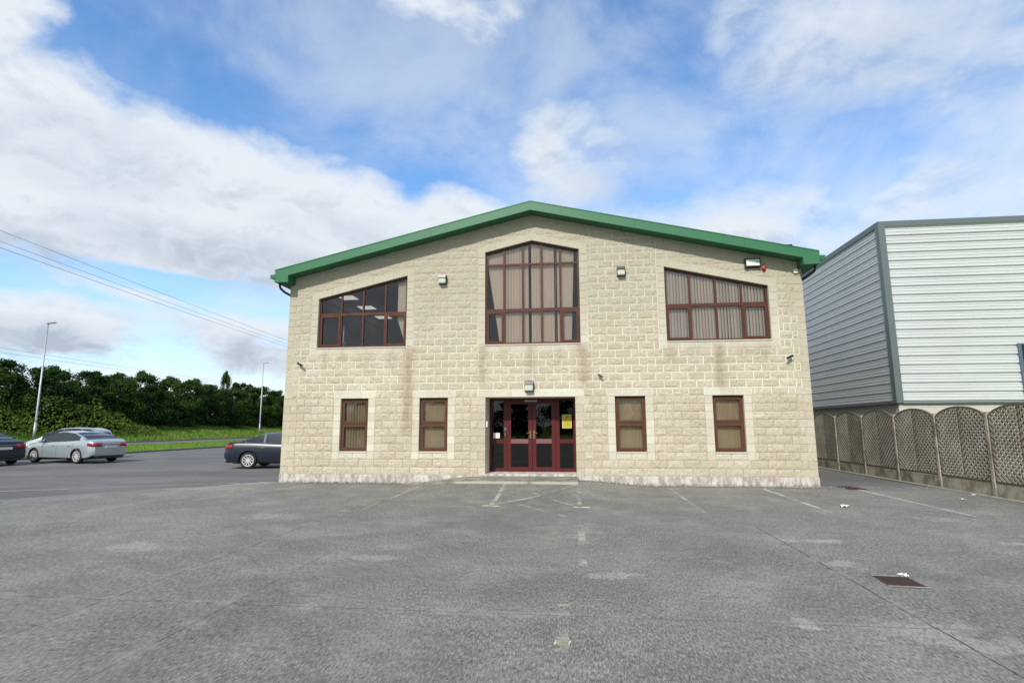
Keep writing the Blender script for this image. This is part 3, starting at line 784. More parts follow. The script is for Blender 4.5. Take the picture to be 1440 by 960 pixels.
fb(DX0+.003, DX0+.075, zb, zt); fb(DX1-.075, DX1-.003, zb, zt)
fb(DX0+.075, DX1-.075, zt-.06, zt); fb(-2.205, -2.10, zb, zt-.06); fb(-.62, -.50, zb, zt-.06)
for (a, c) in ((DX0+.075, -2.205), (-.50, DX1-.075)): fb(a, c, zb, zb+.10); fb(a, c, 1.14, 1.26)
ent_o = df.build('entrance_screen', M['doorred']); P_(ent_o)
for (a, c) in ((DX0+.075, -2.205), (-.50, DX1-.075)):
    g = MB()
    for (z0, z1) in ((zb+.10, 1.14), (1.26, zt-.06)): g.poly([(a, YD+.035, z0), (c, YD+.035, z0), (c, YD+.035, z1), (a, YD+.035, z1)])
    g.build('pane', M['doorglass'], ent_o)
def leaf(x0, x1, hs):
    b = MB(); y0, y1 = YD-.012, YD+.045
    st_ = .115
    b.box((x0, y0, zb+.012), (x0+st_, y1, zt-.065)); b.box((x1-st_, y0, zb+.012), (x1, y1, zt-.065))
    b.box((x0+st_, y0, zb+.012), (x1-st_, y1, zb+.135)); b.box((x0+st_, y0, zt-.17), (x1-st_, y1, zt-.065))
    o = b.build('door_leaf', M['doorred']); P_(o)
    b = MB(); b.box((x0+st_, y0-.003, 1.135), (x1-st_, y1, 1.265)); b.build('middle_rail', M['railgrey'], o)
    g = MB()
    for (z0, z1) in ((zb+.135, 1.135), (1.265, zt-.17)): g.poly([(x0+st_, YD+.02, z0), (x1-st_, YD+.02, z0), (x1-st_, YD+.02, z1), (x0+st_, YD+.02, z1)])
    g.build('pane', M['doorglass'], o)
    hx = x1-.05 if hs > 0 else x0+.05
    h = MB(); h.box((hx-.016, y0-.012, 1.28), (hx+.016, y0+.001, 1.52)); h.tube([(hx, y0-.01, 1.46), (hx, y0-.05, 1.46), (hx-hs*.11, y0-.055, 1.44)], .012, 8)
    h.build('door_handle', M['brass'], o, smooth=False)
leaf(-2.095, -1.335, 1); leaf(-1.325, -.625, -1)
P_(MB().box((-1.56, YD-.02, 2.39), (-1.17, YD+.0, 2.44)).build('door_closer', M['steel']))
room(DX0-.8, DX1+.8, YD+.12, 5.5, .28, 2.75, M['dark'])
P_(MB().box((-2.2, YD-.014, 1.52), (-2.11, YD, 1.62), 0).box((-2.18, YD-.014, 1.36), (-2.15, YD-.001, 1.47)).build('lock', M['chrome']))

# landing in front of the door with a ramped left flank
ld = MB()
yf = -1.15
pts_top = [(-2.62, yf), (DX1+.02+.02, yf), (DX1+.04, -.03), (-2.62, -.03)]
def lz(y): return .235+(y)*.045
N = 14
for i in range(N):
    a, c = -2.75+(.03+2.75)*i/N, -2.75+(.03+2.75)*(i+1)/N
    ld.poly([(a, yf, lz(yf)), (c, yf, lz(yf)), (c, -.028, lz(0)), (a, -.028, lz(0))])
    ld.poly([(a, yf-.012, -.02), (c, yf-.012, -.02), (c, yf, lz(yf)), (a, yf, lz(yf))])
ld.poly([(.03, yf-.012, -.02), (.03, -.028, -.02), (.03, -.028, lz(0)), (.03, yf, lz(yf))])
for i in range(8):
    xa, xb = -5.2+(2.45)*i/8, -5.2+(2.45)*(i+1)/8
    def zr(x, y): 
        t_ = (x+5.2)/2.45; t_ = t_*t_*(3-2*t_); return max(lz(y)*t_, .002)
    def yfr(x): return yf+.0*(x)
    def fy(x): t_ = (x+5.2)/2.45; return -.10+(yf+.10)*min(1, t_*1.15)
    ld.poly([(xa, fy(xa), zr(xa, fy(xa))), (xb, fy(xb), zr(xb, fy(xb))), (xb, -.028, zr(xb, 0)), (xa, -.028, zr(xa, 0))])
    ld.poly([(xa, fy(xa)-.02, -.02), (xb, fy(xb)-.02, -.02), (xb, fy(xb), zr(xb, fy(xb))), (xa, fy(xa), zr(xa, fy(xa)))])
def f_land(k, p):
    P = pos(k); n = k.noise(P, 3, 7, .7); n2 = k.noise(P, 16, 5, .7)
    c = k.mix(k.ss(n, .35, .65), (.14, .135, .11), (.27, .265, .22)); c = k.mix(k.m('MULTIPLY', k.ss(n2, .5, .75), .5), c, (.08, .078, .06))
    sy = k.n('ShaderNodeSeparateXYZ', {0: P}).outputs[1]
    c = k.mix(k.m('MULTIPLY', k.ss(sy, -.98, -1.06), k.ss(n, .3, .45)), c, (.40, .39, .33))   # worn pale nosing
    L(k, c, p.inputs['Base Color']); bump(k, p, n2, .008)
M['landing'] = mat('landing_concrete', rough=.9, fn=f_land)
ld.build('landing', M['landing'], weld=True, kind='structure')

# ------------------------------------------------------------------ roof
EX_L, EX_R = -9.24, 6.85      # outer faces of the boxed eaves
YF = -.458
def top(x): return 8.35-SL*abs(x-RX)
rf = MB()
nrib = 60
for s, ex in ((-1, EX_L), (1, EX_R)):
    a = (RX, top(RX)); c = (ex, top(ex))
    rf.prism([(RX, YF+.03, top(RX)-.02), (RX, YF+.03, top(RX)-.10), (ex, YF+.03, top(ex)-.10), (ex, YF+.03, top(ex)-.02)][::s], (0, YB-YF, 0))
    for i in range(nrib):
        y = YF+.3+i*.5
        rf.bar((RX, y, top(RX)-.0), (ex, y, top(ex)-.0), .06, .04)
P_(rf.build('roof', M['green'], recalc=True))
vg = MB()
# fascia at the verge, in lengths with fine lap joints
def fascia(x0, x1):
    zt0, zt1 = top(x0), top(x1); fb_ = .275
    vg.prism([(x0, YF, zt0-fb_), (x1, YF, zt1-fb_), (x1, YF, zt1), (x0, YF, zt0)], (0, .03, 0))
    vg.prism([(x0, YF-.012, zt0-.015), (x1, YF-.012, zt1-.015), (x1, YF-.012, zt1+.012), (x0, YF-.012, zt0+.012)], (0, .2, 0))
for sgn in (-1, 1):
    ex = EX_L if sgn < 0 else EX_R
    L_ = abs(ex-RX); cuts_ = [0, 3.05, 6.1, L_]
    for a, c in zip(cuts_, cuts_[1:]):
        x0, x1 = RX+sgn*(a+(.004 if a else 0)), RX+sgn*c
        fascia(min(x0, x1), max(x0, x1))
    # boxed eaves end
    xi = ex-sgn*.44
    z_b = 6.10
    x0, x1 = min(ex, xi), max(ex, xi)
    vg.prism([(x0, YF-.004, z_b), (x1, YF-.004, z_b), (x1, YF-.004, top(x1)-.27), (x0, YF-.004, top(x0)-.27)], (0, .03, 0))
P_(vg.build('fascia', M['green']))
sf = MB()
for sgn in (-1, 1):
    ex = EX_L if sgn < 0 else EX_R; xi = ex-sgn*.44
    z0, z1 = 8.35-.272, top(xi)-.272
    f = [(RX, YF+.028, z0), (RX, .02, z0), (xi, .02, z1), (xi, YF+.028, z1)]; sf.poly(f if sgn > 0 else f[::-1])
    # eaves box running back
    x0, x1 = min(ex, xi), max(ex, xi)
    sf.box((x0+.002, YF+.026, 6.103), (x1-.002, YB, 6.115)); 
    sf.box((ex-.012 if sgn > 0 else ex, YF+.026, 6.115), (ex if sgn > 0 else ex+.012, YB, top(ex)-.02))
    sf.prism([(xi, YF+.026, 6.115), (xi, YF+.026, top(xi)-.27), (xi-sgn*.01, YF+.026, top(xi)-.27), (xi-sgn*.01, YF+.026, 6.115)], (0, .45, 0))
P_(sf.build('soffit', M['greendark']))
for sgn in (-1, 1):
    ex = EX_L if sgn < 0 else EX_R; g = MB()
    o0, o1 = ex+sgn*.004, ex+sgn*.145
    prof = [(o0, 6.31), (o0, 6.22), (ex+sgn*.03, 6.20), (ex+sgn*.12, 6.22), (o1, 6.25), (o1, 6.345), (ex+sgn*.13, 6.345), (ex+sgn*.12, 6.27), (ex+sgn*.02, 6.25), (ex+sgn*.02, 6.31)]
    pts = [(x, YF-.0, z) for x, z in prof]
    g.prism(pts if sgn < 0 else pts[::-1], (0, YB-YF, 0)); g.box((min(o0, o1), YF-.006, 6.215), (max(o0, o1), YF+.01, 6.345))
    for q in range(3): g.box((min(o0, o1)-.002, YF-.011, 6.23+q*.035), (max(o0, o1)+.003, YF-.006, 6.243+q*.035))
    P_(g.build('gutter', M['green'], recalc=True))
    d = MB(); wx = XL-.075 if sgn < 0 else XR+.075
    gx = ex+sgn*.07-sgn*.02
    d.tube([(gx-sgn*.10, -.22, 6.11), (gx-sgn*.10, -.22, 6.02), (gx-sgn*.13, -.2, 5.95), (wx+sgn*.10, -.02, 5.88), (wx+sgn*.01, .22, 5.82), (wx, .42, 5.72), (wx, .48, 5.5), (wx, .48, .0)], .036, 10)
    P_(d.build('downpipe', M['black'], smooth=True))

# ------------------------------------------------------------------ things on the facade
def wall_light(x, z, label, w=.24, h=.30):
    e = empty('wall_light', (x, -.02, z), label=label, cat='wall light', group='square wall lights on the facade')
    b = MB(); b.prism([(-w/2, 0, h/2), (-w/2, -.16, h/2-.03), (-w/2, -.18, h/2-.11), (-w/2, 0, h/2-.11)][::-1], (w, 0, 0)); b.box((-w/2, -.03, -h/2), (w/2, 0, h/2-.11))
    b.build('hood', M['black'], e, recalc=True)
    b = MB(); b.box((-w/2+.012, -.155, -h/2+.02), (w/2-.012, -.031, h/2-.112)); b.build('lens', M['cream'], e, bevel=.025)
    return e
wall_light(-3.985, 6.11, 'square wall light high up between the left and central upper windows')
wall_light(1.415, 6.18, 'square wall light high up between the central and right upper windows')
wall_light(-1.345, 2.81, 'square wall light directly above the entrance doors', .26, .32)
def cctv(x, z, s, label, stem=True):
    e = empty('security_camera', (x, -.02, z), label=label, cat='security camera', group='small security cameras on the facade')
    b = MB(); b.box((-.045, -.02, -.05), (.045, 0, .05)); b.tube([(0, -.01, 0), (0, -.08, -.01), (s*.03, -.12, -.0)], .014, 8); b.build('bracket', M['white'] if stem else M['black'], e)
    b = MB(); b.tube([(-s*.07, -.10, .045), (s*.10, -.16, -.03)], .034, 12); b.build('camera_body', M['black'], e, smooth=False)
    return e
cctv(-8.44, 3.55, 1, 'small black security camera at the left end of the wall')
cctv(5.98, 3.53, -1, 'small black and white security camera at the right end of the wall')
c3 = cctv(.715, 3.08, 1, 'small dark camera just right of and above the entrance'); c3.scale = (.7, .7, .9)
# floodlight and sounders
fl = empty('floodlight', (5.165, -.02, 6.285), label='white faced floodlight in a black frame under the right eave', cat='floodlight')
b = MB(); w, h = .43, .27
b.box((-w/2, -.10, h/2-.03), (w/2, 0, h/2)); b.box((-w/2, -.10, -h/2), (-w/2+.03, 0, h/2-.03)); b.box((w/2-.03, -.10, -h/2), (w/2, 0, h/2-.03)); b.box((-w/2+.03, -.02, -h/2), (w/2-.03, 0, h/2-.03))
n = 8
for i in range(n):
    a, c = -w/2+.03+(w-.06)*i/n, -w/2+.03+(w-.06)*(i+1)/n; f_ = lambda x: -h/2+.028*(1-(x/(w/2))**2)
    b.prism([(a, -.10, f_(a)), (c, -.10, f_(c)), (c, -.10, f_(c)+.028), (a, -.10, f_(a)+.028)], (0, .08, 0))
b.build('frame', M['black'], fl)
b = MB(); b.box((-w/2+.032, -.097, -h/2+.055), (w/2-.032, -.03, h/2-.032)); b.build('face', M['white'], fl)
b = MB(); b.box((.09, -.1, -.0), (.15, -.0975, .05)); b.build('marking', M['steel'], fl)
bl = empty('fire_bell', (5.475, -.02, 6.14), label='round red alarm sounder beside the floodlight', cat='alarm')
MB().lathe([(.001, -.075), (.05, -.07), (.065, -.05), (.06, 0)], 20, 'Y').build('dome', M['red'], bl, smooth=True)
MB().lathe([(.001, -.03), (.03, -.03), (.035, 0)], 12, 'Y', o=(-.0, 0, -.075)).build('flasher', M['red'], bl, smooth=True)
bx = MB().box((6.28, -.07, 5.955), (6.40, -.012, 6.085)).build('junction_box', M['white'], bevel=.01, label='small white sensor box at the top right corner of the wall', cat='sensor box')
bx = MB().box((-2.648+.001, .05, 1.63), (-2.59, .13, 1.80)).build('intercom', M['white'], bevel=.008, label='white intercom unit on the left door reveal', cat='intercom')
ps = empty('notice', (-.275, YD+.022, 1.79), label='yellow notice behind the glass of the right entrance side panel', cat='notice')
b = MB(); b.box((-.142, 0, -.205), (.142, .003, .205)); b.build('sheet', mat('notice_paper', (.62, .58, .28), .7), ps)
b = MB(); b.box((-.125, -.004, -.19), (.125, -.001, .19)); b.build('print_area', mat('notice_yellow', (.50, .41, .03), .6), ps)
b = MB(); b.prism([(-.05, -.007, .10), (-.03, -.007, .09), (.06, -.007, .15), (.045, -.007, .17)], (0, .002, 0)); b.build('print_mark', mat('ink', (.06, .06, .02), .7), ps)
b = MB()
for i, w_ in enumerate((.16, .17, .14, .17, .12)): b.box((-w_/2, -.0065, .03-i*.035), (w_/2, -.005, .038-i*.035))
b.build('print_text', mat('faded_ink', (.30, .26, .03), .7), ps)
MB().box((-2.53, YD+.018, 1.29), (-2.33, YD+.022, 1.45)).build('paper_notice', M['white'], label='small white paper taped inside the left entrance side panel', cat='notice')

# ------------------------------------------------------------------ neighbouring warehouse
wh = empty('warehouse', (10.92, 4.073, 0), label='tall grey and white profiled metal warehouse beyond the lattice fence', cat='building')
WX, WY, WT, WB = 10.92, 4.073, 8.78, 2.42
WOFF = (-10.92, -4.073, 0)
def Pw(o): o.parent = wh; o.location = WOFF; return o
def f_clad(base):
    def fn(k, p):
        P = pos(k); n = k.noise(k.mapp(P, scale=(.5, .5, 2)), 1, 5, .6)
        c = k.mix(k.m('MULTIPLY', k.ss(n, .35, .75), .35), base, tuple(v*.78 for v in base)); L(k, c, p.inputs['Base Color'])
    return fn
M['clad'] = mat('light_grey_cladding', (.68, .70, .69), .45, fn=f_clad((.585, .61, .615)))
M['trim'] = mat('slate_grey_trim', (.115, .15, .155), .45, fn=grime(.3, 1.5, (.09, .11, .11)))
def clad(a, d, length, z0, z1, nrm, holes=()):
    """horizontal profiled sheets: a trapezoid rib with a narrow shadow groove every .305 m"""
    b = MB(); a = Vector(a); d = Vector(d); nv = Vector(nrm)
    prof = []; z = z0; P_t = .308
    while z < z1-.01:
        for dz, dp in ((0, -.012), (.046, -.012), (.056, .040), (.120, .040), (.130, .026), (.15, .026), (.16, .040), (.22, .040), (.23, .026), (.25, .026), (.26, .040), (.288, .040)):
            if z+dz < z1: prof.append((z+dz, dp))
        z += P_t
    prof.append((z1, .0))
    for (p, q), (r_, s_) in zip(prof, prof[1:]):
        spans = [(0, length)]
        for (h0, h1, hz0, hz1) in holes:
            if hz0 < (p+r_)/2 < hz1: spans = [(0, h0), (h1, length)]
        for (l0, l1) in spans:
            A = a+d*l0+nv*q; B = a+d*l1+nv*q; C = a+d*l1+nv*s_; D = a+d*l0+nv*s_
            b.poly([(A.x, A.y, p), (B.x, B.y, p), (C.x, C.y, r_), (D.x, D.y, r_)])
    return b
HX0, HX1, HZ0, HZ1 = 14.83-WX, 22.0-WX, 2.42, 4.31
Pw(clad((WX, WY, 0), (1, 0, 0), 40, WB, WT, (0, -1, 0), [(HX0, HX1, HZ0, HZ1)]).build('front_cladding', M['clad']))
Pw(clad((WX, WY+45, 0), (0, -1, 0), 45, WB, WT, (-1, 0, 0)).build('side_cladding', M['clad']))
tr = MB(); tr.box((WX-.07, WY-.07, WB-.03), (WX+.15, WY+.15, WT+.05)); tr.box((WX+.15, WY-.075, WT-.14), (WX+40, WY+.1, WT+.052)); tr.box((WX-.075, WY+.15, WT-.14), (WX+.1, WY+45, WT+.052))
tr.box((WX+.15, WY-.06, WB-.05), (WX+40, WY+.02, WB)); tr.box((WX-.06, WY+.15, WB-.05), (WX+.02, WY+45, WB))
Pw(tr.build('trim', M['trim']))
rf = MB(); rf.box((WX+.1, WY+.1, WT-.3), (WX+40, WY+45, WT-.1)); Pw(rf.build('roof', M['clad']))
def f_wbase(k, p):
    P = pos(k); sx, sy, sz = k.n('ShaderNodeSeparateXYZ', {0: P}).outputs
    v = k.n('ShaderNodeCombineXYZ', {0: k.m('ADD', sx, sy), 1: sz, 2: 0.}).outputs[0]
    br = k.n('ShaderNodeTexBrick', {'Vector': v, 'Color1': (.50, .485, .43, 1), 'Color2': (.56, .545, .49, 1), 'Mortar': (.42, .40, .36, 1), 'Scale': 1., 'Mortar Size': .008, 'Brick Width': .45, 'Row Height': .225})
    L(k, br.outputs[0], p.inputs['Base Color']); bump(k, p, k.noise(P, 14, 5), .01)
M['wbase'] = mat('warehouse_blockwork', rough=.9, fn=f_wbase)
b = MB(); b.box((WX+.03, WY+.03, -.05), (WX+40, WY+45, WB-.02)); Pw(b.build('block_base', M['wbase']))
b = MB(); X0, X1 = WX+HX0, WX+HX1
b.box((X0, WY-.085, HZ0), (X0+.10, WY+.05, HZ1+.0)); b.box((X0, WY-.085, HZ1), (X1, WY+.05, HZ1+.05)); b.box((X0+.10, WY-.085, HZ0), (X1, WY+.05, HZ0+.08))
for q in range(1, 5): b.box((X0+q*1.4, WY-.06, HZ0+.08), (X0+q*1.4+.07, WY+.04, HZ1))
wf = Pw(b.build('window', mat('blue_grey_frame', (.09, .13, .19), .4, fn=grime(.2, 2))))
b = MB(); b.poly([(X0+.1, WY+.0, HZ0+.05), (X1, WY+.0, HZ0+.05), (X1, WY+.0, HZ1), (X0+.1, WY+.0, HZ1)]); b.build('pane', M['doorglass'], wf)
b = MB(); b.poly([(X0, WY+.6, HZ0-.02), (X1, WY+.6, HZ0-.02), (X1, WY+.6, HZ1+.05), (X0, WY+.6, HZ1+.05)]); Pw(b.build('inner_wall', M['dark']))

# ------------------------------------------------------------------ lattice fence
FX = 9.67; PT = 1.935; FY0 = .13
fen = empty('lattice_fence', (FX, FY0, 0), label='weathered lattice fence with arched panels and concrete posts beside the yard', cat='fence')
def f_wood(k, p):
    P = pos(k); n = k.noise(P, 2.0, 6, .65); n2 = k.noise(k.mapp(P, scale=(3, 3, 3)), 9, 5, .7)
    c = k.mix(k.ss(n, .35, .65), (.24, .225, .175), (.37, .355, .295)); c = k.mix(k.m('MULTIPLY', k.ss(n2, .45, .7), .5), c, (.16, .15, .09)); L(k, c, p.inputs['Base Color'])
M['wood'] = mat('weathered_lattice_wood', rough=.9, fn=f_wood)
def f_wood2(k, p):
    P = pos(k); n = k.noise(P, 2.4, 6, .65)
    c = k.mix(k.ss(n, .38, .62), (.13, .075, .04), (.105, .10, .06)); L(k, c, p.inputs['Base Color'])
M['wood2'] = mat('brown_fence_frame', rough=.9, fn=f_wood2)
def f_conc(k, p):
    P = pos(k); n = k.noise(P, 1.7, 6, .7); n2 = k.noise(P, 20, 5, .7)
    c = k.mix(k.ss(n, .35, .62), (.14, .128, .088), (.40, .37, .30)); c = k.mix(k.m('MULTIPLY', k.ss(n2, .5, .75), .5), c, (.07, .07, .045)); L(k, c, p.inputs['Base Color']); bump(k, p, n2, .008)
M['conc'] = mat('mossy_fence_concrete', rough=.92, fn=f_conc)
M['woodback'] = mat('shaded_rear_slats', (.10, .085, .05), .95, fn=grime(.5, 5., (.05, .055, .03)))  # same wood as the front slats; shade behind them is put into the colour
ZG = .31; ZS = 1.86; ZA = 2.11
panel_cache = {}
def arch(t_): return ZS+(ZA-ZS)*(1-(2*t_-1)**2)**.75 if 0 < t_ < 1 else ZS
for i in range(-3, 7):
    ya = FY0+PT*i
    p = MB(); p.prism([(-.05, -.05, -.1), (.05, -.05, -.1), (.05, .05, -.1), (-.05, .05, -.1)][::-1], (0, 0, 1.93+.1)); p.prism([(-.05, -.05, 1.93), (.05, -.05, 1.93), (.05, .05, 1.93), (-.05, .05, 1.93)][::-1], (0, 0, .03))
    o = p.build('post', M['conc'], fen, bevel=.012, recalc=True); o.location = (0, PT*i, 0)
    if i == 6: break
    if 'me' not in panel_cache:
        y0, y1 = .052, PT-.052
        g = MB(); g.box((-.022, y0, -.05), (.022, y1, ZG-.01)); panel_cache['g'] = g
        f = MB(); n = 18
        f.box((-.025, y0, ZG), (.025, y1, ZG+.05)); f.box((-.025, y0, ZG+.05), (.025, y0+.045, ZS)); f.box((-.025, y1-.045, ZG+.05), (.025, y1, ZS))
        ym = (y0+y1)/2
        f.box((-.028, ym-.02, ZG+.05), (.024, ym+.02, ZA-.05))
        for q in range(n):
            ta, tb = q/n, (q+1)/n; a, c = y0+(y1-y0)*ta, y0+(y1-y0)*tb; za, zc = arch(ta), arch(tb)
            f.prism([(-.032, a, za-.035), (-.032, c, zc-.035), (-.032, c, zc+.015), (-.032, a, za+.015)], (.064, 0, 0))
        panel_cache['f'] = f
        la = MB()
        # region: half bays, convex, clipped in (y,z); clip() works on x,z so y rides in x
        def slats(side, ang, xoff, th, pitch, wd, mi):
            h0, h1 = (y0+.045, ym-.02) if side < 0 else (ym+.02, y1-.045)
            d = (math.cos(ang), math.sin(ang)); nn = (-d[1], d[0])
            for s_ in [q*pitch for q in range(-60, 60)]:
                cx, cz_ = ym+nn[0]*s_, 1.2+nn[1]*s_
                quad = [(cx-d[0]*3-nn[0]*wd/2, 0, cz_-d[1]*3-nn[1]*wd/2), (cx+d[0]*3-nn[0]*wd/2, 0, cz_+d[1]*3-nn[1]*wd/2),
                        (cx+d[0]*3+nn[0]*wd/2, 0, cz_+d[1]*3+nn[1]*wd/2), (cx-d[0]*3+nn[0]*wd/2, 0, cz_-d[1]*3+nn[1]*wd/2)]
                for ln in [(1, 0, -h0), (-1, 0, h1), (0, 1, -(ZG+.05))]+[None]:
                    if ln: quad = clip(quad, *ln)
                    if len(quad) < 3: break
                if len(quad) < 3: continue
                for q in range(n): # arc top as chords: the arch is convex
                    ta, tb = q/n, (q+1)/n; a, c = y0+(y1-y0)*ta, y0+(y1-y0)*tb
                    if c < h0 or a > h1: continue
                    l = up_line(a, arch(ta)-.03, c, arch(tb)-.03); quad = clip(quad, *l)
                    if len(quad) < 3: break
                if len(quad) < 3: continue
                la.prism([(xoff, q_[0], q_[2]) for q_ in quad], (th, 0, 0), mi)
        # seen from the yard y decreases to the right: '\' on the far half, '/' on the near half
        A = R(43)
        slats(1, A, -.034, .016, .105, .060, 0); slats(-1, -A, -.034, .016, .105, .060, 0)
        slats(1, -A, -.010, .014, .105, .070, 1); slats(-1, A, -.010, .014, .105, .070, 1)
        panel_cache['l'] = la
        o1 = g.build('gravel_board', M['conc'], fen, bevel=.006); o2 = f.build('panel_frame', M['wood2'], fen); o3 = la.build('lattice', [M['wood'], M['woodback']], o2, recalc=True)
        panel_cache['me'] = (o1, o2, o3)
        o1.location = o2.location = (0, PT*i, 0)
    else:
        o1, o2, o3 = (q.copy() for q in panel_cache['me'])
        for q in (o1, o2, o3): COL.objects.link(q)
        o1.location = o2.location = (0, PT*i, 0); o3.parent = o2
b = MB()
for i in range(40): 
    y0 = -6+.5*i; b.poly([(FX-.22-.03*noise.noise(Vector((i*.7, 0, 0))), y0, .008), (FX-.05, y0, .02), (FX-.05, y0+.5, .02), (FX-.22-.03*noise.noise(Vector(((i+1)*.7, 0, 0))), y0+.5, .008)])
b.build('edging', M['step'], weld=True, kind='structure')

# manhole covers and litter
mh = empty('manhole_cover', (3.41, -9.49, .004), label='rusty brown rectangular cover set in the concrete in front of the fence', cat='manhole cover', group='drain covers in the yard')
M['rust'] = mat('rusty_iron', (.05, .034, .028), .8, .2, fn=grime(.6, 14., (.03, .022, .02)))
a = MB(); a.prism([(-.19, -.185, 0), (.17, -.215, 0), (.185, .19, 0), (-.16, .215, 0)][::-1], (0, 0, .004)); a.build('plate', M['rust'], mh, recalc=True)
a = MB()
for q in range(-4, 5): a.bar((-.15, q*.042, .006), (.15, q*.042-.02, .006), .008, .006)
a.build('ribs', M['rust'], mh)
a = MB(); a.prism([(-.175, .205, .003), (.2, .185, .003), (.2, .21, .003), (-.175, .235, .003)][::-1], (0, 0, .006)); a.build('cover_frame', M['step'], mh, recalc=True); a = MB(); a.prism([(-.21, -.22, .003), (.18, -.25, .003), (.18, -.22, .003), (-.21, -.19, .003)][::-1], (0, 0, .006))
a.build('cover_frame', M['step'], mh, recalc=True)
mh2 = empty('manhole_cover', (7.25, -.1, .004), label='flat dark drain cover between the building corner and the fence', cat='manhole cover', group='drain covers in the yard')
a = MB(); a.box((-.22, -.45, 0), (.2, .35, .006)); a.build('plate', M['rust'], mh2)
a = MB(); [a.box((-.18, -.4+q*.09, .006), (.16, -.37+q*.09, .009)) for q in range(8)]; a.build('ribs', M['rust'], mh2)
def litter(x, y, s, label, seed, mt):
    rnd = random.Random(seed); b = MB(); n = 5
    g = [[(x+s*(i/n-.5)*rnd.uniform(.8, 1.1), y+s*.8*(j/n-.5)*rnd.uniform(.8, 1.1), .006+s*.35*rnd.random()) for i in range(n+1)] for j in range(n+1)]
    for j in range(n):
        for i in range(n): b.poly([g[j][i], g[j][i+1], g[j+1][i+1], g[j+1][i]])
    o = b.build('litter', mt, weld=True, label=label, cat='litter'); return o
litter(5.42, -3.83, .15, 'crumpled white paper scrap on the yard right of the building', 2, M['white'])
litter(3.56, -9.28, .10, 'scrap of white litter lying on the edge of the rusty cover', 5, M['white'])
litter(8.55, -2.4, .09, 'small white scrap near the lattice fence', 9, M['white'])
litter(9.3, -1.6, .09, 'tiny white scrap at the foot of the lattice fence', 11, M['white'])
litter(-3.85, -13.07, .035, 'white speck of paper in the near left of the yard', 13, M['white'])

# ------------------------------------------------------------------ cars
def car_paint(name, col, metal=.6, rough=.28):
    return mat(name, col, rough, metal, coat=.8, fn=None)
M['silver'] = car_paint('silver_car_paint', (.36, .42, .45), .35); M['silver2'] = car_paint('pale_silver_car_paint', (.55, .58, .60))
M['navy'] = mat('navy_car_paint', (.008, .014, .028), .3, 0, .4, coat=.35); M['navy2'] = mat('dark_blue_car_paint', (.010, .015, .030), .3, 0, .4, coat=.35)
M['whitecar'] = car_paint('white_car_paint', (.75, .75, .75), 0)
M['carglass'] = mat('car_glass', (.022, .032, .04), .1, 0, .3)
M['tyre'] = mat('tyre_rubber', (.018, .018, .018), .85); M['alloy'] = mat('alloy_wheel', (.62, .63, .64), .35, .25)
M['taillamp'] = mat('tail_lamp', (.26, .010, .014), .2, 0, .4, coat=.4); M['lampclear'] = mat('lamp_clear', (.62, .62, .62), .1, .2, .6, coat=1)
M['plate'] = mat('number_plate', (.66, .66, .62), .5); M['trimblack'] = mat('black_trim', (.015, .015, .016), .45)

def lerp_tab(tab, x):
    if x <= tab[0][0]: return tab[0][1]
    for (a, va), (c, vc) in zip(tab, tab[1:]):
        if x <= c:
            t_ = (x-a)/(c-a); t_ = t_*t_*(3-2*t_)*.5+t_*.5
            return va+(vc-va)*t_
    return tab[-1][1]
CARS = {
 'liftback': dict(L=4.80, wb=(.98, 3.83), hw=.91, top=[(0, .96), (.16, 1.05), (.5, 1.10), (1.0, 1.29), (1.55, 1.44), (2.2, 1.49), (2.65, 1.46), (3.1, 1.31), (3.62, 1.04), (4.2, .93), (4.6, .80), (4.8, .62)],
      belt=[(0, .96), (.3, 1.03), (.9, 1.03), (2.2, .97), (3.4, .92), (4.2, .84), (4.8, .6)], glass=(.95, 3.35), ws=(2.78, 3.55), rw=(.42, 1.38), pil=(1.42, 2.32)),
 'mpv': dict(L=4.45, wb=(.80, 3.55), hw=.90, top=[(0, 1.0), (.1, 1.32), (.3, 1.55), (.7, 1.66), (1.6, 1.70), (2.3, 1.66), (2.9, 1.46), (3.5, 1.13), (4.0, 1.0), (4.3, .85), (4.45, .66)],
      belt=[(0, 1.0), (.3, 1.06), (2.2, 1.02), (3.3, .98), (4.0, .86), (4.45, .62)], glass=(.35, 3.2), ws=(2.5, 3.42), rw=(.06, .32), pil=(1.1, 2.1)),
 'saloon': dict(L=4.85, wb=(1.0, 3.85), hw=.92, top=[(0, .98), (.14, 1.06), (.62, 1.08), (1.0, 1.2), (1.6, 1.41), (2.2, 1.455), (2.7, 1.42), (3.2, 1.26), (3.7, 1.0), (4.3, .90), (4.7, .78), (4.85, .6)],
      belt=[(0, .98), (.4, 1.02), (1.0, 1.01), (2.3, .96), (3.5, .91), (4.3, .82), (4.85, .58)], glass=(.85, 3.4), ws=(2.85, 3.62), rw=(.68, 1.5), pil=(1.62, 2.45)),
}
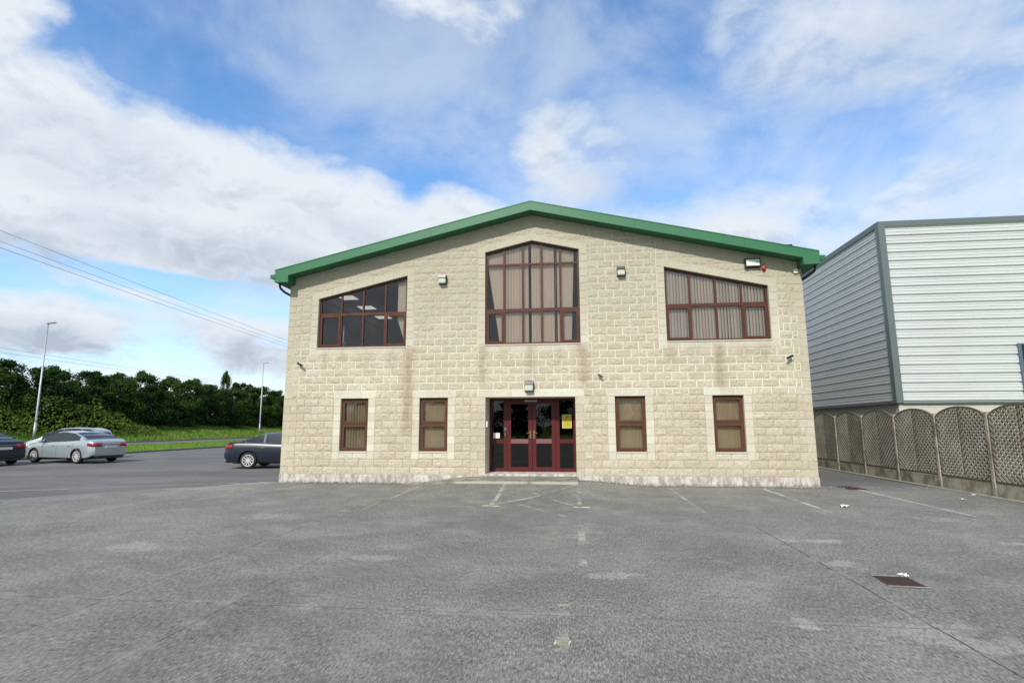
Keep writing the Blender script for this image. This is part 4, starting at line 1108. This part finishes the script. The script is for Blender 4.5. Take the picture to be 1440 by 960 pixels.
def car_sections(c):
    Lc, hw = c['L'], c['hw']
    xs = [0, .03, .08, .14]+[.2+.075*i for i in range(int((Lc-.4)/.075)+1)]; xs += [Lc-.14, Lc-.07, Lc-.025, Lc]; xs = sorted(set(round(x, 3) for x in xs if x <= Lc))
    secs = []
    for x in xs:
        e = min(x, Lc-x)
        w = hw*(1-.17*max(0, 1-x/.42)**2.2-(.25*max(0, 1-(Lc-x)/.75)**2.2))
        zt = lerp_tab(c['top'], x); zb = lerp_tab(c['belt'], x); zb = min(zb, zt-.004)
        zl = .19 if e > .5 else .19+.16*(1-e/.5)**2
        h = zt-zb; tw = w-.075-.36*max(0, h-.02)     # tumblehome
        s = [(0, zl), (w*.8, zl), (w*.97, zl+.07), (w, .42), (w*1.0, .60), (w*.985, min(.78, zb-.06)), (w*.955, zb-.03), (w*.93, zb)]
        gb, gt = (w*.93-.02, zb+.015*min(1, h*8)), (tw+.02, zt-.055*min(1, h*6))
        for i in range(4):
            t_ = i/3; s.append((gb[0]+(gt[0]-gb[0])*t_, gb[1]+(gt[1]-gb[1])*t_))
        s += [(tw-.06, zt-.012*min(1, h*6)-.006), (tw*.55, zt-.0), (0, zt+.006)]
        # round the nose and the tail in plan: shift x with height
        if x < .45:
            sh = [(.10*max(0, (z-.62)/.45)+(.06 if z < .3 else 0))*(1-x/.45) for (_, z) in s]
        elif Lc-x < .4: sh = [-(.05+.10*abs(z-.5)/.4)*(1-(Lc-x)/.4)*.8 for (_, z) in s]
        else: sh = [0]*len(s)
        secs.append([(x+d, y, z) for d, (y, z) in zip(sh, s)])
    return xs, secs
def make_car(kind, paint, label, spokes=10, rails=False, cat='car', wheelR=.325, group=None):
    c = CARS[kind]; Lc = c['L']; xs, secs = car_sections(c); K = len(secs[0]); hw = c['hw']
    root = empty('car', label=label, cat=cat, group=group)
    b = MB(); 
    for sgn in (1, -1):
        for i in range(len(xs)-1):
            for k in range(K-1):
                q = [secs[i][k], secs[i+1][k], secs[i+1][k+1], secs[i][k+1]]
                q = [(p[0], p[1]*sgn, p[2]) for p in q]; b.poly(q if sgn < 0 else q[::-1])
    for i, fl_ in ((0, 1), (len(xs)-1, -1)):
        for k in range(K-1):
            p, q = secs[i][k], secs[i][k+1]
            f = [(p[0], -p[1], p[2]), (p[0], p[1], p[2]), (q[0], q[1], q[2]), (q[0], -q[1], q[2])]
            b.poly(f[::-1] if fl_ > 0 else f)
    body = b.build('body', [paint, M['trimblack']], root, weld=True, smooth=True, recalc=True)
    # wheel arches cut out of the body
    cut = MB()
    for wx in c['wb']:
        for sgn in (1, -1):
            cut.lathe([(.0005, sgn*.62), (wheelR+.055, sgn*.62), (wheelR+.055, sgn*1.2), (.0005, sgn*1.2)][::sgn], 36, 'Y', o=(wx, 0, wheelR+.005))
    co = cut.build('cutter', M['trimblack'], weld=True, recalc=True)
    md = body.modifiers.new('arch', 'BOOLEAN'); md.object = co; md.solver = 'EXACT'
    bpy.context.view_layer.update()
    me = bpy.data.meshes.new_from_object(body.evaluated_get(bpy.context.evaluated_depsgraph_get()))
    body.modifiers.clear(); body.data = me
    bpy.data.objects.remove(co)
    for p_ in me.polygons: p_.use_smooth = True
    me.materials.clear(); me.materials.append(paint); me.materials.append(M['trimblack'])
    for p_ in me.polygons:
        ce = p_.center; nr = p_.normal
        inarch = any(math.hypot(ce.x-wx, ce.z-wheelR-.005) < wheelR+.06 for wx in c['wb']) and abs(ce.y) < hw-.02
        p_.material_index = 1 if (inarch and abs(ce.y) > .55 and (abs(nr.y) > .9 and abs(ce.y) < .7 or abs(nr.y) < .3)) or (abs(nr.z) > .8 and ce.z < .35) else 0
    try:
        me.set_sharp_from_angle(angle=R(40))
    except Exception: pass
    # patches of the body surface, lifted a few mm
    def patch(name, mt, cond, lift=.006, split=True, par=root):
        q = MB(); out = None
        def flush():
            nonlocal q, out
            if q.f: out = q.build(name, mt, par, weld=True, smooth=True)
            q = MB()
        for sgn in (1, -1):
            for i in range(len(xs)-1):
                if split and not any(cond((secs[i][k][0]+secs[i+1][k][0])/2, k, secs[i], secs[i+1]) for k in range(K-1)): flush()
                for k in range(K-1):
                    xm = (secs[i][k][0]+secs[i+1][k][0])/2
                    if cond(xm, k, secs[i], secs[i+1]):
                        f = []
                        for (ii, kk) in ((i, k), (i+1, k), (i+1, k+1), (i, k+1)):
                            p = Vector(secs[ii][kk]); a_ = secs[ii][min(kk+1, K-1)]; b_ = secs[ii][max(kk-1, 0)]
                            t_ = Vector((0, a_[1]-b_[1], a_[2]-b_[2])); nn = Vector((0, t_.z, -t_.y)).normalized() if t_.length > 1e-6 else Vector((0, 0, 1))
                            p = p+nn*lift; f.append((p.x, p.y*sgn, p.z))
                        q.poly(f if sgn < 0 else f[::-1])
            if split: flush()
        flush(); return out
    gx0, gx1 = c['glass']; 
    def hh(s): return s[K-1][2]-s[7][2]
    pil = c['pil']
    side = lambda xm, k, a, d: 8 <= k <= 10 and gx0 < xm < gx1 and hh(a) > .07 and hh(d) > .07
    patch('side_glass', M['carglass'], lambda xm, k, a, d: side(xm, k, a, d) and not any(abs(xm-v) < .04 for v in pil))
    patch('pillar', M['trimblack'], lambda xm, k, a, d: side(xm, k, a, d) and any(abs(xm-v) < .04 for v in pil))
    if rails: patch('window_trim', M['chrome'], lambda xm, k, a, d: (k == 7 and gx0-.08 < xm < gx1) or (k == 11 and gx0+.3 < xm < gx1-.3 and hh(a) > .33), .009)
    patch('windscreen', M['carglass'], lambda xm, k, a, d: k >= 12 and c['ws'][0] < xm < c['ws'][1], split=False)
    patch('rear_window', M['carglass'], lambda xm, k, a, d: k >= 12 and c['rw'][0] < xm < c['rw'][1], split=False)
    patch('sill_trim', M['trimblack'], lambda xm, k, a, d: k == 1 and c['wb'][0]+.4 < xm < c['wb'][1]-.4, .004)
    def side_w(x, z):
        i = min(range(len(xs)), key=lambda j: abs(xs[j]-x)); s = secs[i]
        for k in range(2, 8):
            if s[k][2] <= z <= s[k+1][2]: 
                t_ = (z-s[k][2])/max(1e-6, s[k+1][2]-s[k][2]); return s[k][1]+(s[k+1][1]-s[k][1])*t_, s[k][0]
        return s[7][1], s[7][0]
    # rear lamps wrapped round the corner
    mpv = kind == 'mpv'
    z0, z1 = (.80, .98) if mpv else (.77, .94)
    for sgn in (1, -1):
        q = MB(); path = [(x, sgn) for x in (.34, .25, .17, .10, .05, 0.0)]
        rows = []
        for x, s_ in path:
            for z in (z0+(.03 if x > .2 else 0), z1): 
                w, xx = side_w(x, min(z, lerp_tab(c['belt'], x)-.03)); rows.append((xx, (w+.010)*sgn, z))
        sh0 = secs[0]
        dx = sh0[5][0]
        for yv in (.60, .42):
            for z in (z0, z1-.01): rows.append((dx-.012+.02*(z-z0), yv*sgn, z))
        for j in range(0, len(rows)-2, 2):
            f = [rows[j], rows[j+2], rows[j+3], rows[j+1]]; q.poly(f if sgn > 0 else f[::-1])
        o = q.build('tail_lamp', M['taillamp'], root, weld=True, smooth=True)
        md_ = o.modifiers.new('solid', 'SOLIDIFY'); md_.thickness = .02
        q = MB(); rows = []
        for x in (Lc-.62, Lc-.45, Lc-.3, Lc-.2, Lc-.12):
            for z in (.62, .60+.17*(1 if x < Lc-.2 else .75)):
                w, xx = side_w(x, min(z, lerp_tab(c['belt'], x)-.02)); rows.append((xx, (w+.008)*sgn, z+.02))
        for z in (.64, .74): rows.append((Lc-.02-.12, .42*sgn, z))
        for j in range(0, len(rows)-2, 2):
            f = [rows[j], rows[j+2], rows[j+3], rows[j+1]]; q.poly(f if sgn < 0 else f[::-1])
        o = q.build('headlight', M['lampclear'], root, weld=True, smooth=True); md_ = o.modifiers.new('solid', 'SOLIDIFY'); md_.thickness = .02
        mx = c['ws'][1]-.28; w = side_w(mx, .9)[0]
        q = MB(); q.box((mx-.06, sgn*(w-.02) if sgn > 0 else -(w+.17), .93), (mx+.07, (w+.17) if sgn > 0 else -(w-.02), 1.06))
        q.build('mirror', paint, root, bevel=.03)
        for hx in (1.55, 2.55):
            w = side_w(hx, .80)[0]; q = MB(); q.box((hx-.09, min(sgn*(w+.0), sgn*(w+.03)), .80), (hx+.09, max(sgn*w, sgn*(w+.03)), .835)); q.build('door_handle', paint, root, bevel=.01)
    xr = secs[0][4][0]
    q = MB(); q.box((xr-.01 if not mpv else xr-.015, -.26, .70 if not mpv else .80), (xr+.06, .26, .81 if not mpv else .91)); q.build('number_plate', M['plate'], root)
    q = MB(); q.box((xr-.005, -.35, .875), (xr+.08, .35, .895)); q.build('boot_trim', M['chrome'], root)
    q = MB(); q.box((xr-.002, -.62, .22), (xr+.25, .62, .33)); q.build('rear_valance', M['trimblack'], root, bevel=.02)
    # door shut lines
    for lx in (pil[1], c['ws'][1]-.30, pil[0]-.12):
        for sgn in (1, -1):
            q = MB(); zs = [.30+.06*i for i in range(11)]
            pts = [(lx, (side_w(lx, z)[0]+.0015)*sgn, z) for z in zs if z < lerp_tab(c['belt'], lx)-.02]
            for p, r_ in zip(pts, pts[1:]):
                f = [(p[0]-.006, p[1], p[2]), (p[0]+.006, p[1], p[2]), (r_[0]+.006, r_[1], r_[2]), (r_[0]-.006, r_[1], r_[2])]; q.poly(f if sgn < 0 else f[::-1])
            q.build('door_gap', M['trimblack'], root)
    for wx in c['wb']:
        for sgn in (1, -1):
            W_ = MB(); yo = sgn*(hw-.015); s = sgn; r = wheelR
            W_.lathe([(.20, yo-s*.20), (r-.02, yo-s*.20), (r, yo-s*.17), (r, yo-s*.035), (r-.02, yo-s*.008), (r-.085, yo), (r-.10, yo-s*.03)][::-sgn], 32, 'Y', o=(wx, 0, r))
            w_ = W_.build('wheel', M['tyre'], root, smooth=True)
            V_ = MB(); V_.lathe([(r-.10, yo-s*.012), (r-.118, yo-s*.01), (r-.13, yo-s*.07), (.02, yo-s*.09)][::-sgn], 32, 'Y', o=(wx, 0, r), mi=1)
            V_.lathe([(r-.092, yo-s*.004), (r-.12, yo-s*.006), (r-.12, yo-s*.03)][::-sgn], 32, 'Y', o=(wx, 0, r), mi=0)
            for q in range(spokes):
                t_ = 2*math.pi*q/spokes; V_.bar((wx+.03*math.cos(t_), yo-s*.022, r+.03*math.sin(t_)), (wx+(r-.11)*math.cos(t_), yo-s*.014, r+(r-.11)*math.sin(t_)), .036, .02, 0, upv=(0, 1, 0))
            V_.lathe([(.001, yo-s*.008), (.05, yo-s*.012), (.055, yo-s*.04)][::-sgn], 16, 'Y', o=(wx, 0, r))
            V_.build('rim', [M['alloy'], M['trimblack']], w_)
    return root
def place(car, kind, rear_xy, head_deg, z=0):
    """rear_xy: ground point under the near (car's right or left) rear wheel handled by caller; origin = rear bumper centre"""
    car.location = (rear_xy[0], rear_xy[1], z); car.rotation_euler = (0, 0, R(head_deg))
def place_by_wheel(car, kind, wheel_xy, head_deg, side, z=0):
    c = CARS[kind]; a = R(head_deg); wx, wy = c['wb'][0], side*(c['hw']-.1)
    car.location = (wheel_xy[0]-(wx*math.cos(a)-wy*math.sin(a)), wheel_xy[1]-(wx*math.sin(a)+wy*math.cos(a)), z); car.rotation_euler = (0, 0, a)

k1 = make_car('liftback', M['silver'], 'silver five door hatchback parked side on at the edge of the car park', 10)
place_by_wheel(k1, 'liftback', (-23.05, 7.45), 169, 1)
k2 = make_car('mpv', M['silver2'], 'pale silver car mostly hidden behind the silver hatchback', 10)
k2.scale = (.9, .95, .97); k2.location = (-25.3, 11.5, 0); k2.rotation_euler = (0, 0, R(190))
k3 = make_car('saloon', M['navy2'], 'dark saloon at the left edge of the photo showing its red tail lamps', 10)
k3.location = (-24.8, 5.63, 0); k3.rotation_euler = (0, 0, R(167))
k4 = make_car('saloon', M['navy'], 'dark navy saloon with bright window trim half hidden by the office corner', 10, rails=True)
place_by_wheel(k4, 'saloon', (-13.1, 5.05), 9, -1)
k5 = make_car('mpv', M['whitecar'], 'white vehicle just showing behind the navy saloon', 10)
k5.location = (-14.6, 10.6, 0); k5.rotation_euler = (0, 0, R(10))

# ------------------------------------------------------------------ lamp posts and wires
def lamp_post(x, y, z, h, label):
    e = empty('lamp_post', (x, y, z), label=label, cat='street lamp', group='steel lamp posts along the road')
    b = MB(); b.tube([(0, 0, -.3), (0, 0, 1.6)], .11, 12); b.tube([(0, 0, 1.6), (0, 0, 1.72), (0, 0, h)], [.11, .085, .055], 12); b.build('pole', M['steel'], e, smooth=True)
    b = MB(); b.prism([(-.08, -.12, h-.02), (.75, -.14, h+.04), (.75, .14, h+.04), (-.08, .12, h-.02)], (0, 0, .09)); b.build('lamp_head', M['steel'], e, bevel=.02, recalc=True)
lamp_post(-49, 29.27, .55, 10.7, 'tall steel lamp post rising behind the parked silver cars')
lamp_post(-49, 65.5, .60, 10.95, 'slimmer distant lamp post beside the office corner')
M['wire'] = mat('wire', (.03, .03, .035), .6)
def wire(p, q, label, sag=.25, r=.012, n=40, ext=(0.35, .5)):
    p, q = Vector(p), Vector(q); d = q-p; a = p-d*ext[0]; c = q+d*ext[1]; pts = []
    for i in range(n+1):
        t_ = i/n; v = a+(c-a)*t_; v.z -= sag*4*t_*(1-t_)-sag*.8; pts.append(v)
    MB().tube(pts, r, 6).build('overhead_wire', M['wire'], label=label, cat='overhead wire', group='overhead wires crossing the sky on the left')
wire((-40, 16.57, 15.3), (-40, 55.6, 13.56), 'topmost of the three overhead wires on the left', r=.013)
wire((-40, 16.67, 14.55), (-40, 55.64, 13.07), 'middle one of the three overhead wires on the left', r=.013)
wire((-40, 16.73, 14.10), (-40, 55.68, 12.68), 'lowest of the three overhead wires that run together on the left', r=.015)
wire((-60, 34.4, 9.9), (-60, 74., 9.2), 'thin low wire just above the treetops', r=.012, sag=.2)
wire((-60.5, 34.4, 9.5), (-60.5, 74., 8.9), 'lowest thin wire touching the treetops', r=.012, sag=.2)

# ------------------------------------------------------------------ trees
def f_leaf(a, c, d):
    def fn(k, p):
        P = pos(k); n = k.noise(P, .45, 4, .6); t_ = k.n('ShaderNodeAttribute', attribute_name='tone').outputs['Fac']
        col = k.mix(k.ss(n, .35, .65), a, c); col = k.mix(k.m('MULTIPLY', t_, .6), col, d); L(k, col, p.inputs['Base Color'])
    return fn
def leafmat(name, a, c, d):
    mt = mat(name, a, .8, spec=.08, fn=f_leaf(a, c, d)); k = mt.node_tree
    return mt
M['leaf1'] = leafmat('dark_leaves', (.008, .021, .005), (.021, .048, .010), (.042, .080, .016))
M['leaf2'] = leafmat('mid_green_leaves', (.014, .036, .008), (.034, .070, .012), (.065, .11, .02))
M['leaf3'] = leafmat('bramble_leaves', (.045, .085, .012), (.085, .125, .018), (.13, .16, .03))
M['bark'] = mat('bark', (.07, .055, .04), .9)
def crown_mesh(name, seed, nl, size, mt, H=7.5, Wd=3.4):
    rnd = random.Random(seed); b = MB()
    lobes = []
    for i in range(52):
        t_ = rnd.random(); a = rnd.uniform(0, 6.28); rr = Wd*(.35+.65*math.sin(min(1, t_*1.15)*math.pi*.80+.25))*rnd.uniform(.3, .85)
        lobes.append((rr*math.cos(a), rr*math.sin(a), .6+t_*(H-1.4), rnd.uniform(.5, 1.25)*(1.15-.45*t_)))
    for i in range(5): lobes.append((rnd.uniform(-.8, .8), rnd.uniform(-.8, .8), H-.6+rnd.uniform(-.3, .5), rnd.uniform(.35, .7)))
    for i in range(nl):
        cx, cy, cz_, r = rnd.choice(lobes)
        v = Vector((rnd.gauss(0, 1), rnd.gauss(0, 1), rnd.gauss(0, 1))).normalized()
        rad = r*(1-.6*rnd.random()**1.6)*(1+.35*noise.noise(Vector((cx, cy, cz_))+v*2.5))
        if rnd.random() < .06: rad *= 1.25
        p = Vector((cx, cy, cz_))+Vector((v.x*rad, v.y*rad, v.z*rad*.85))
        nrm = (v+Vector((rnd.gauss(0, .5), rnd.gauss(0, .5), rnd.gauss(.25, .5)))).normalized()
        a_ = nrm.orthogonal().normalized(); a_.rotate(Matrix.Rotation(rnd.uniform(0, 6.28), 3, nrm)); c_ = nrm.cross(a_)
        s = size*rnd.uniform(.5, 1.3); tn = rnd.random()**2
        pts = [p-a_*s*.55, p-a_*s*.1-c_*s*.34, p+a_*s*.55+nrm*s*.1, p+a_*s*.05+c_*s*.36]
        b.poly(pts, 0, tn)
    for q in range(16):     # thin shoots standing out of the top
        a = rnd.uniform(0, 6.28); rr = rnd.uniform(.1, 1.6); x, y, z0 = rr*math.cos(a), rr*math.sin(a), H-.9-rr*.35; hgt = rnd.uniform(.5, 1.25)
        for w in range(22):
            t_ = rnd.random(); p = Vector((x+rnd.gauss(0, .10)*(1.3-t_), y+rnd.gauss(0, .10)*(1.3-t_), z0+hgt*t_)); v = Vector((rnd.gauss(0, 1), rnd.gauss(0, 1), rnd.gauss(0, 1))).normalized(); a_ = v.orthogonal().normalized(); c_ = v.cross(a_); s = size*rnd.uniform(.35, .8)
            b.poly([p-a_*s*.5, p-c_*s*.3, p+a_*s*.5, p+c_*s*.3], 0, rnd.random())
    o = b.build(name, mt, tone=True); COL.objects.unlink(o); return o
crowns = [crown_mesh('crown', 1, 15000, .21, M['leaf1']), crown_mesh('crown', 2, 15000, .21, M['leaf2'], 8.0, 3.0), crown_mesh('crown', 3, 15000, .20, M['leaf1'], 7.2, 3.6), crown_mesh('crown', 4, 14000, .20, M['leaf2'], 6.6, 3.2)]
tb = MB(); tb.tube([(0, 0, -.3), (.1, .05, 1.5), (-.05, .1, 3.2), (.1, 0, 5.2), (0, 0, 6.6)], [.24, .2, .16, .09, .03], 9)
for i in range(6):
    a = i*1.05; z = 1.8+.6*i; tb.tube([(0, 0, z), (math.cos(a)*1.0, math.sin(a)*1.0, z+.9), (math.cos(a)*1.9, math.sin(a)*1.9, z+1.4)], [.09, .05, .02], 6)
trunk0 = tb.build('trunk', M['bark'], smooth=True); COL.objects.unlink(trunk0)
def tree(x, y, z, s, sz, rz, cr, label, group='trees of the wood beyond the road'):
    e = empty('tree', (x, y, z), rz=rz, label=label, cat='tree', group=group)
    for src in [crowns[cr]]+[trunk0]:
        c = src.copy(); COL.objects.link(c); c.parent = e
    e.scale = (s, s, sz)
    return e
rnd = random.Random(21)
for i in range(11): tree(-38+7.2*i, -82+2*math.sin(i*2.1), -.1, 1.5, 1.0+.12*math.sin(i*1.7), i*1.3, i % 4, 'unseen tree added behind the camera to darken the reflection in the entrance glass', 'unseen trees added for the entrance glass to reflect')  # unseen row, added to give the entrance glass a dark mass to reflect
LB = 'dense dark green broadleaf tree merging into the wood beyond the road'
y = 12.
while y < 118:
    top_ = 7.1+ .9*min(1, max(0, (y-20)/60))+rnd.uniform(-.35, .35)
    tree(-54.3+rnd.uniform(-.5, .5), y, 1.1, rnd.uniform(.92, 1.12), (top_-1.1)/8.0*rnd.uniform(.96, 1.06), rnd.uniform(0, 6), rnd.randrange(4), LB)
    y += rnd.uniform(3.3, 4.3)
y = 14.
while y < 135:
    top_ = 8.7+.9*min(1, max(0, (y-20)/60))+rnd.uniform(-.45, .4)
    tree(-60.5+rnd.uniform(-1, 1), y, 1.2, rnd.uniform(1., 1.2), (top_-1.2)/8.1, rnd.uniform(0, 6), rnd.randrange(4), LB)
    y += rnd.uniform(4., 5.6)
tree(-60.5, 73.5, 1.2, .5, 1.25, 1., 1, 'slender tree whose narrow tip stands above the rest of the wood', None)
# brambles and scrub at the foot of the wood
def scrub():
    b = MB(); rnd = random.Random(5)
    for i in range(26000):
        y = rnd.uniform(10, 118); 
        hmax = 2.9*max(0, min(1, (46-y)/8)) + .9
        x0_ = -49.2 if y < 46 else -51.2; x = rnd.uniform(-53.5, x0_); t_ = min(1, (-x+x0_)/2.3)
        hm = hmax*t_**.6*(.75+.5*noise.noise(Vector((y*.35, x*.5, 2))))
        z = bankz(x)+hm*rnd.random()**.35
        s = rnd.uniform(.10, .30); v = Vector((1+rnd.gauss(0, .6), -.4+rnd.gauss(0, .6), .8+rnd.gauss(0, .6))).normalized(); a_ = v.orthogonal().normalized(); a_.rotate(Matrix.Rotation(rnd.uniform(0, 6.28), 3, v)); c_ = v.cross(a_)
        p = Vector((x, y, z)); b.poly([p-a_*s*.6, p-c_*s*.35, p+a_*s*.6, p+c_*s*.35], 0, rnd.random()**2)
    b.build('undergrowth', M['leaf3'], tone=True, label='lighter green brambles and scrub at the foot of the wood', cat='undergrowth', kind='stuff')
scrub()

# grit and small weeds gathered along the foot of the wall
def debris():
    b = MB(); rnd = random.Random(8)
    for i in range(420):
        x = rnd.uniform(-8.8, 9.4) if rnd.random() < .4 else rnd.uniform(.3, 6.4); y = -.04-abs(rnd.gauss(0, .10)) if rnd.random() < .8 else -.1-rnd.random()*.8
        if -5 < x < .1: continue
        z = yard_h(x, y)+.004; s_ = rnd.uniform(.006, .022); a = rnd.uniform(0, 6.28)
        pts = [(x+s_*math.cos(a+q*1.57)*rnd.uniform(.6, 1.2), y+s_*math.sin(a+q*1.57)*rnd.uniform(.6, 1.2), z) for q in range(4)]
        b.prism(pts[::-1], (0, 0, s_*.6))
    b.build('grit', mat('pale_grit', (.42, .40, .33), .9), label='pale grit and chippings swept against the foot of the wall', cat='grit', kind='stuff')
    b = MB()
    for i in range(170):
        x = rnd.choice((rnd.uniform(.2, 6.4), rnd.uniform(-8.9, -5.3), 9.58)); y = -.035 if x < 9 else rnd.uniform(-4, 6); z = yard_h(x, y); h = rnd.uniform(.02, .07); a = rnd.uniform(0, 6.28)
        for q in range(4):
            lx, ly = rnd.gauss(0, .02), -abs(rnd.gauss(0, .02)); b.poly([(x-.006, y, z), (x+.006, y, z), (x+lx, y+ly, z+h)])
    b.build('weeds', M['blade'], label='tiny weeds growing in the crack along the wall and fence', cat='weeds', kind='stuff')
debris()
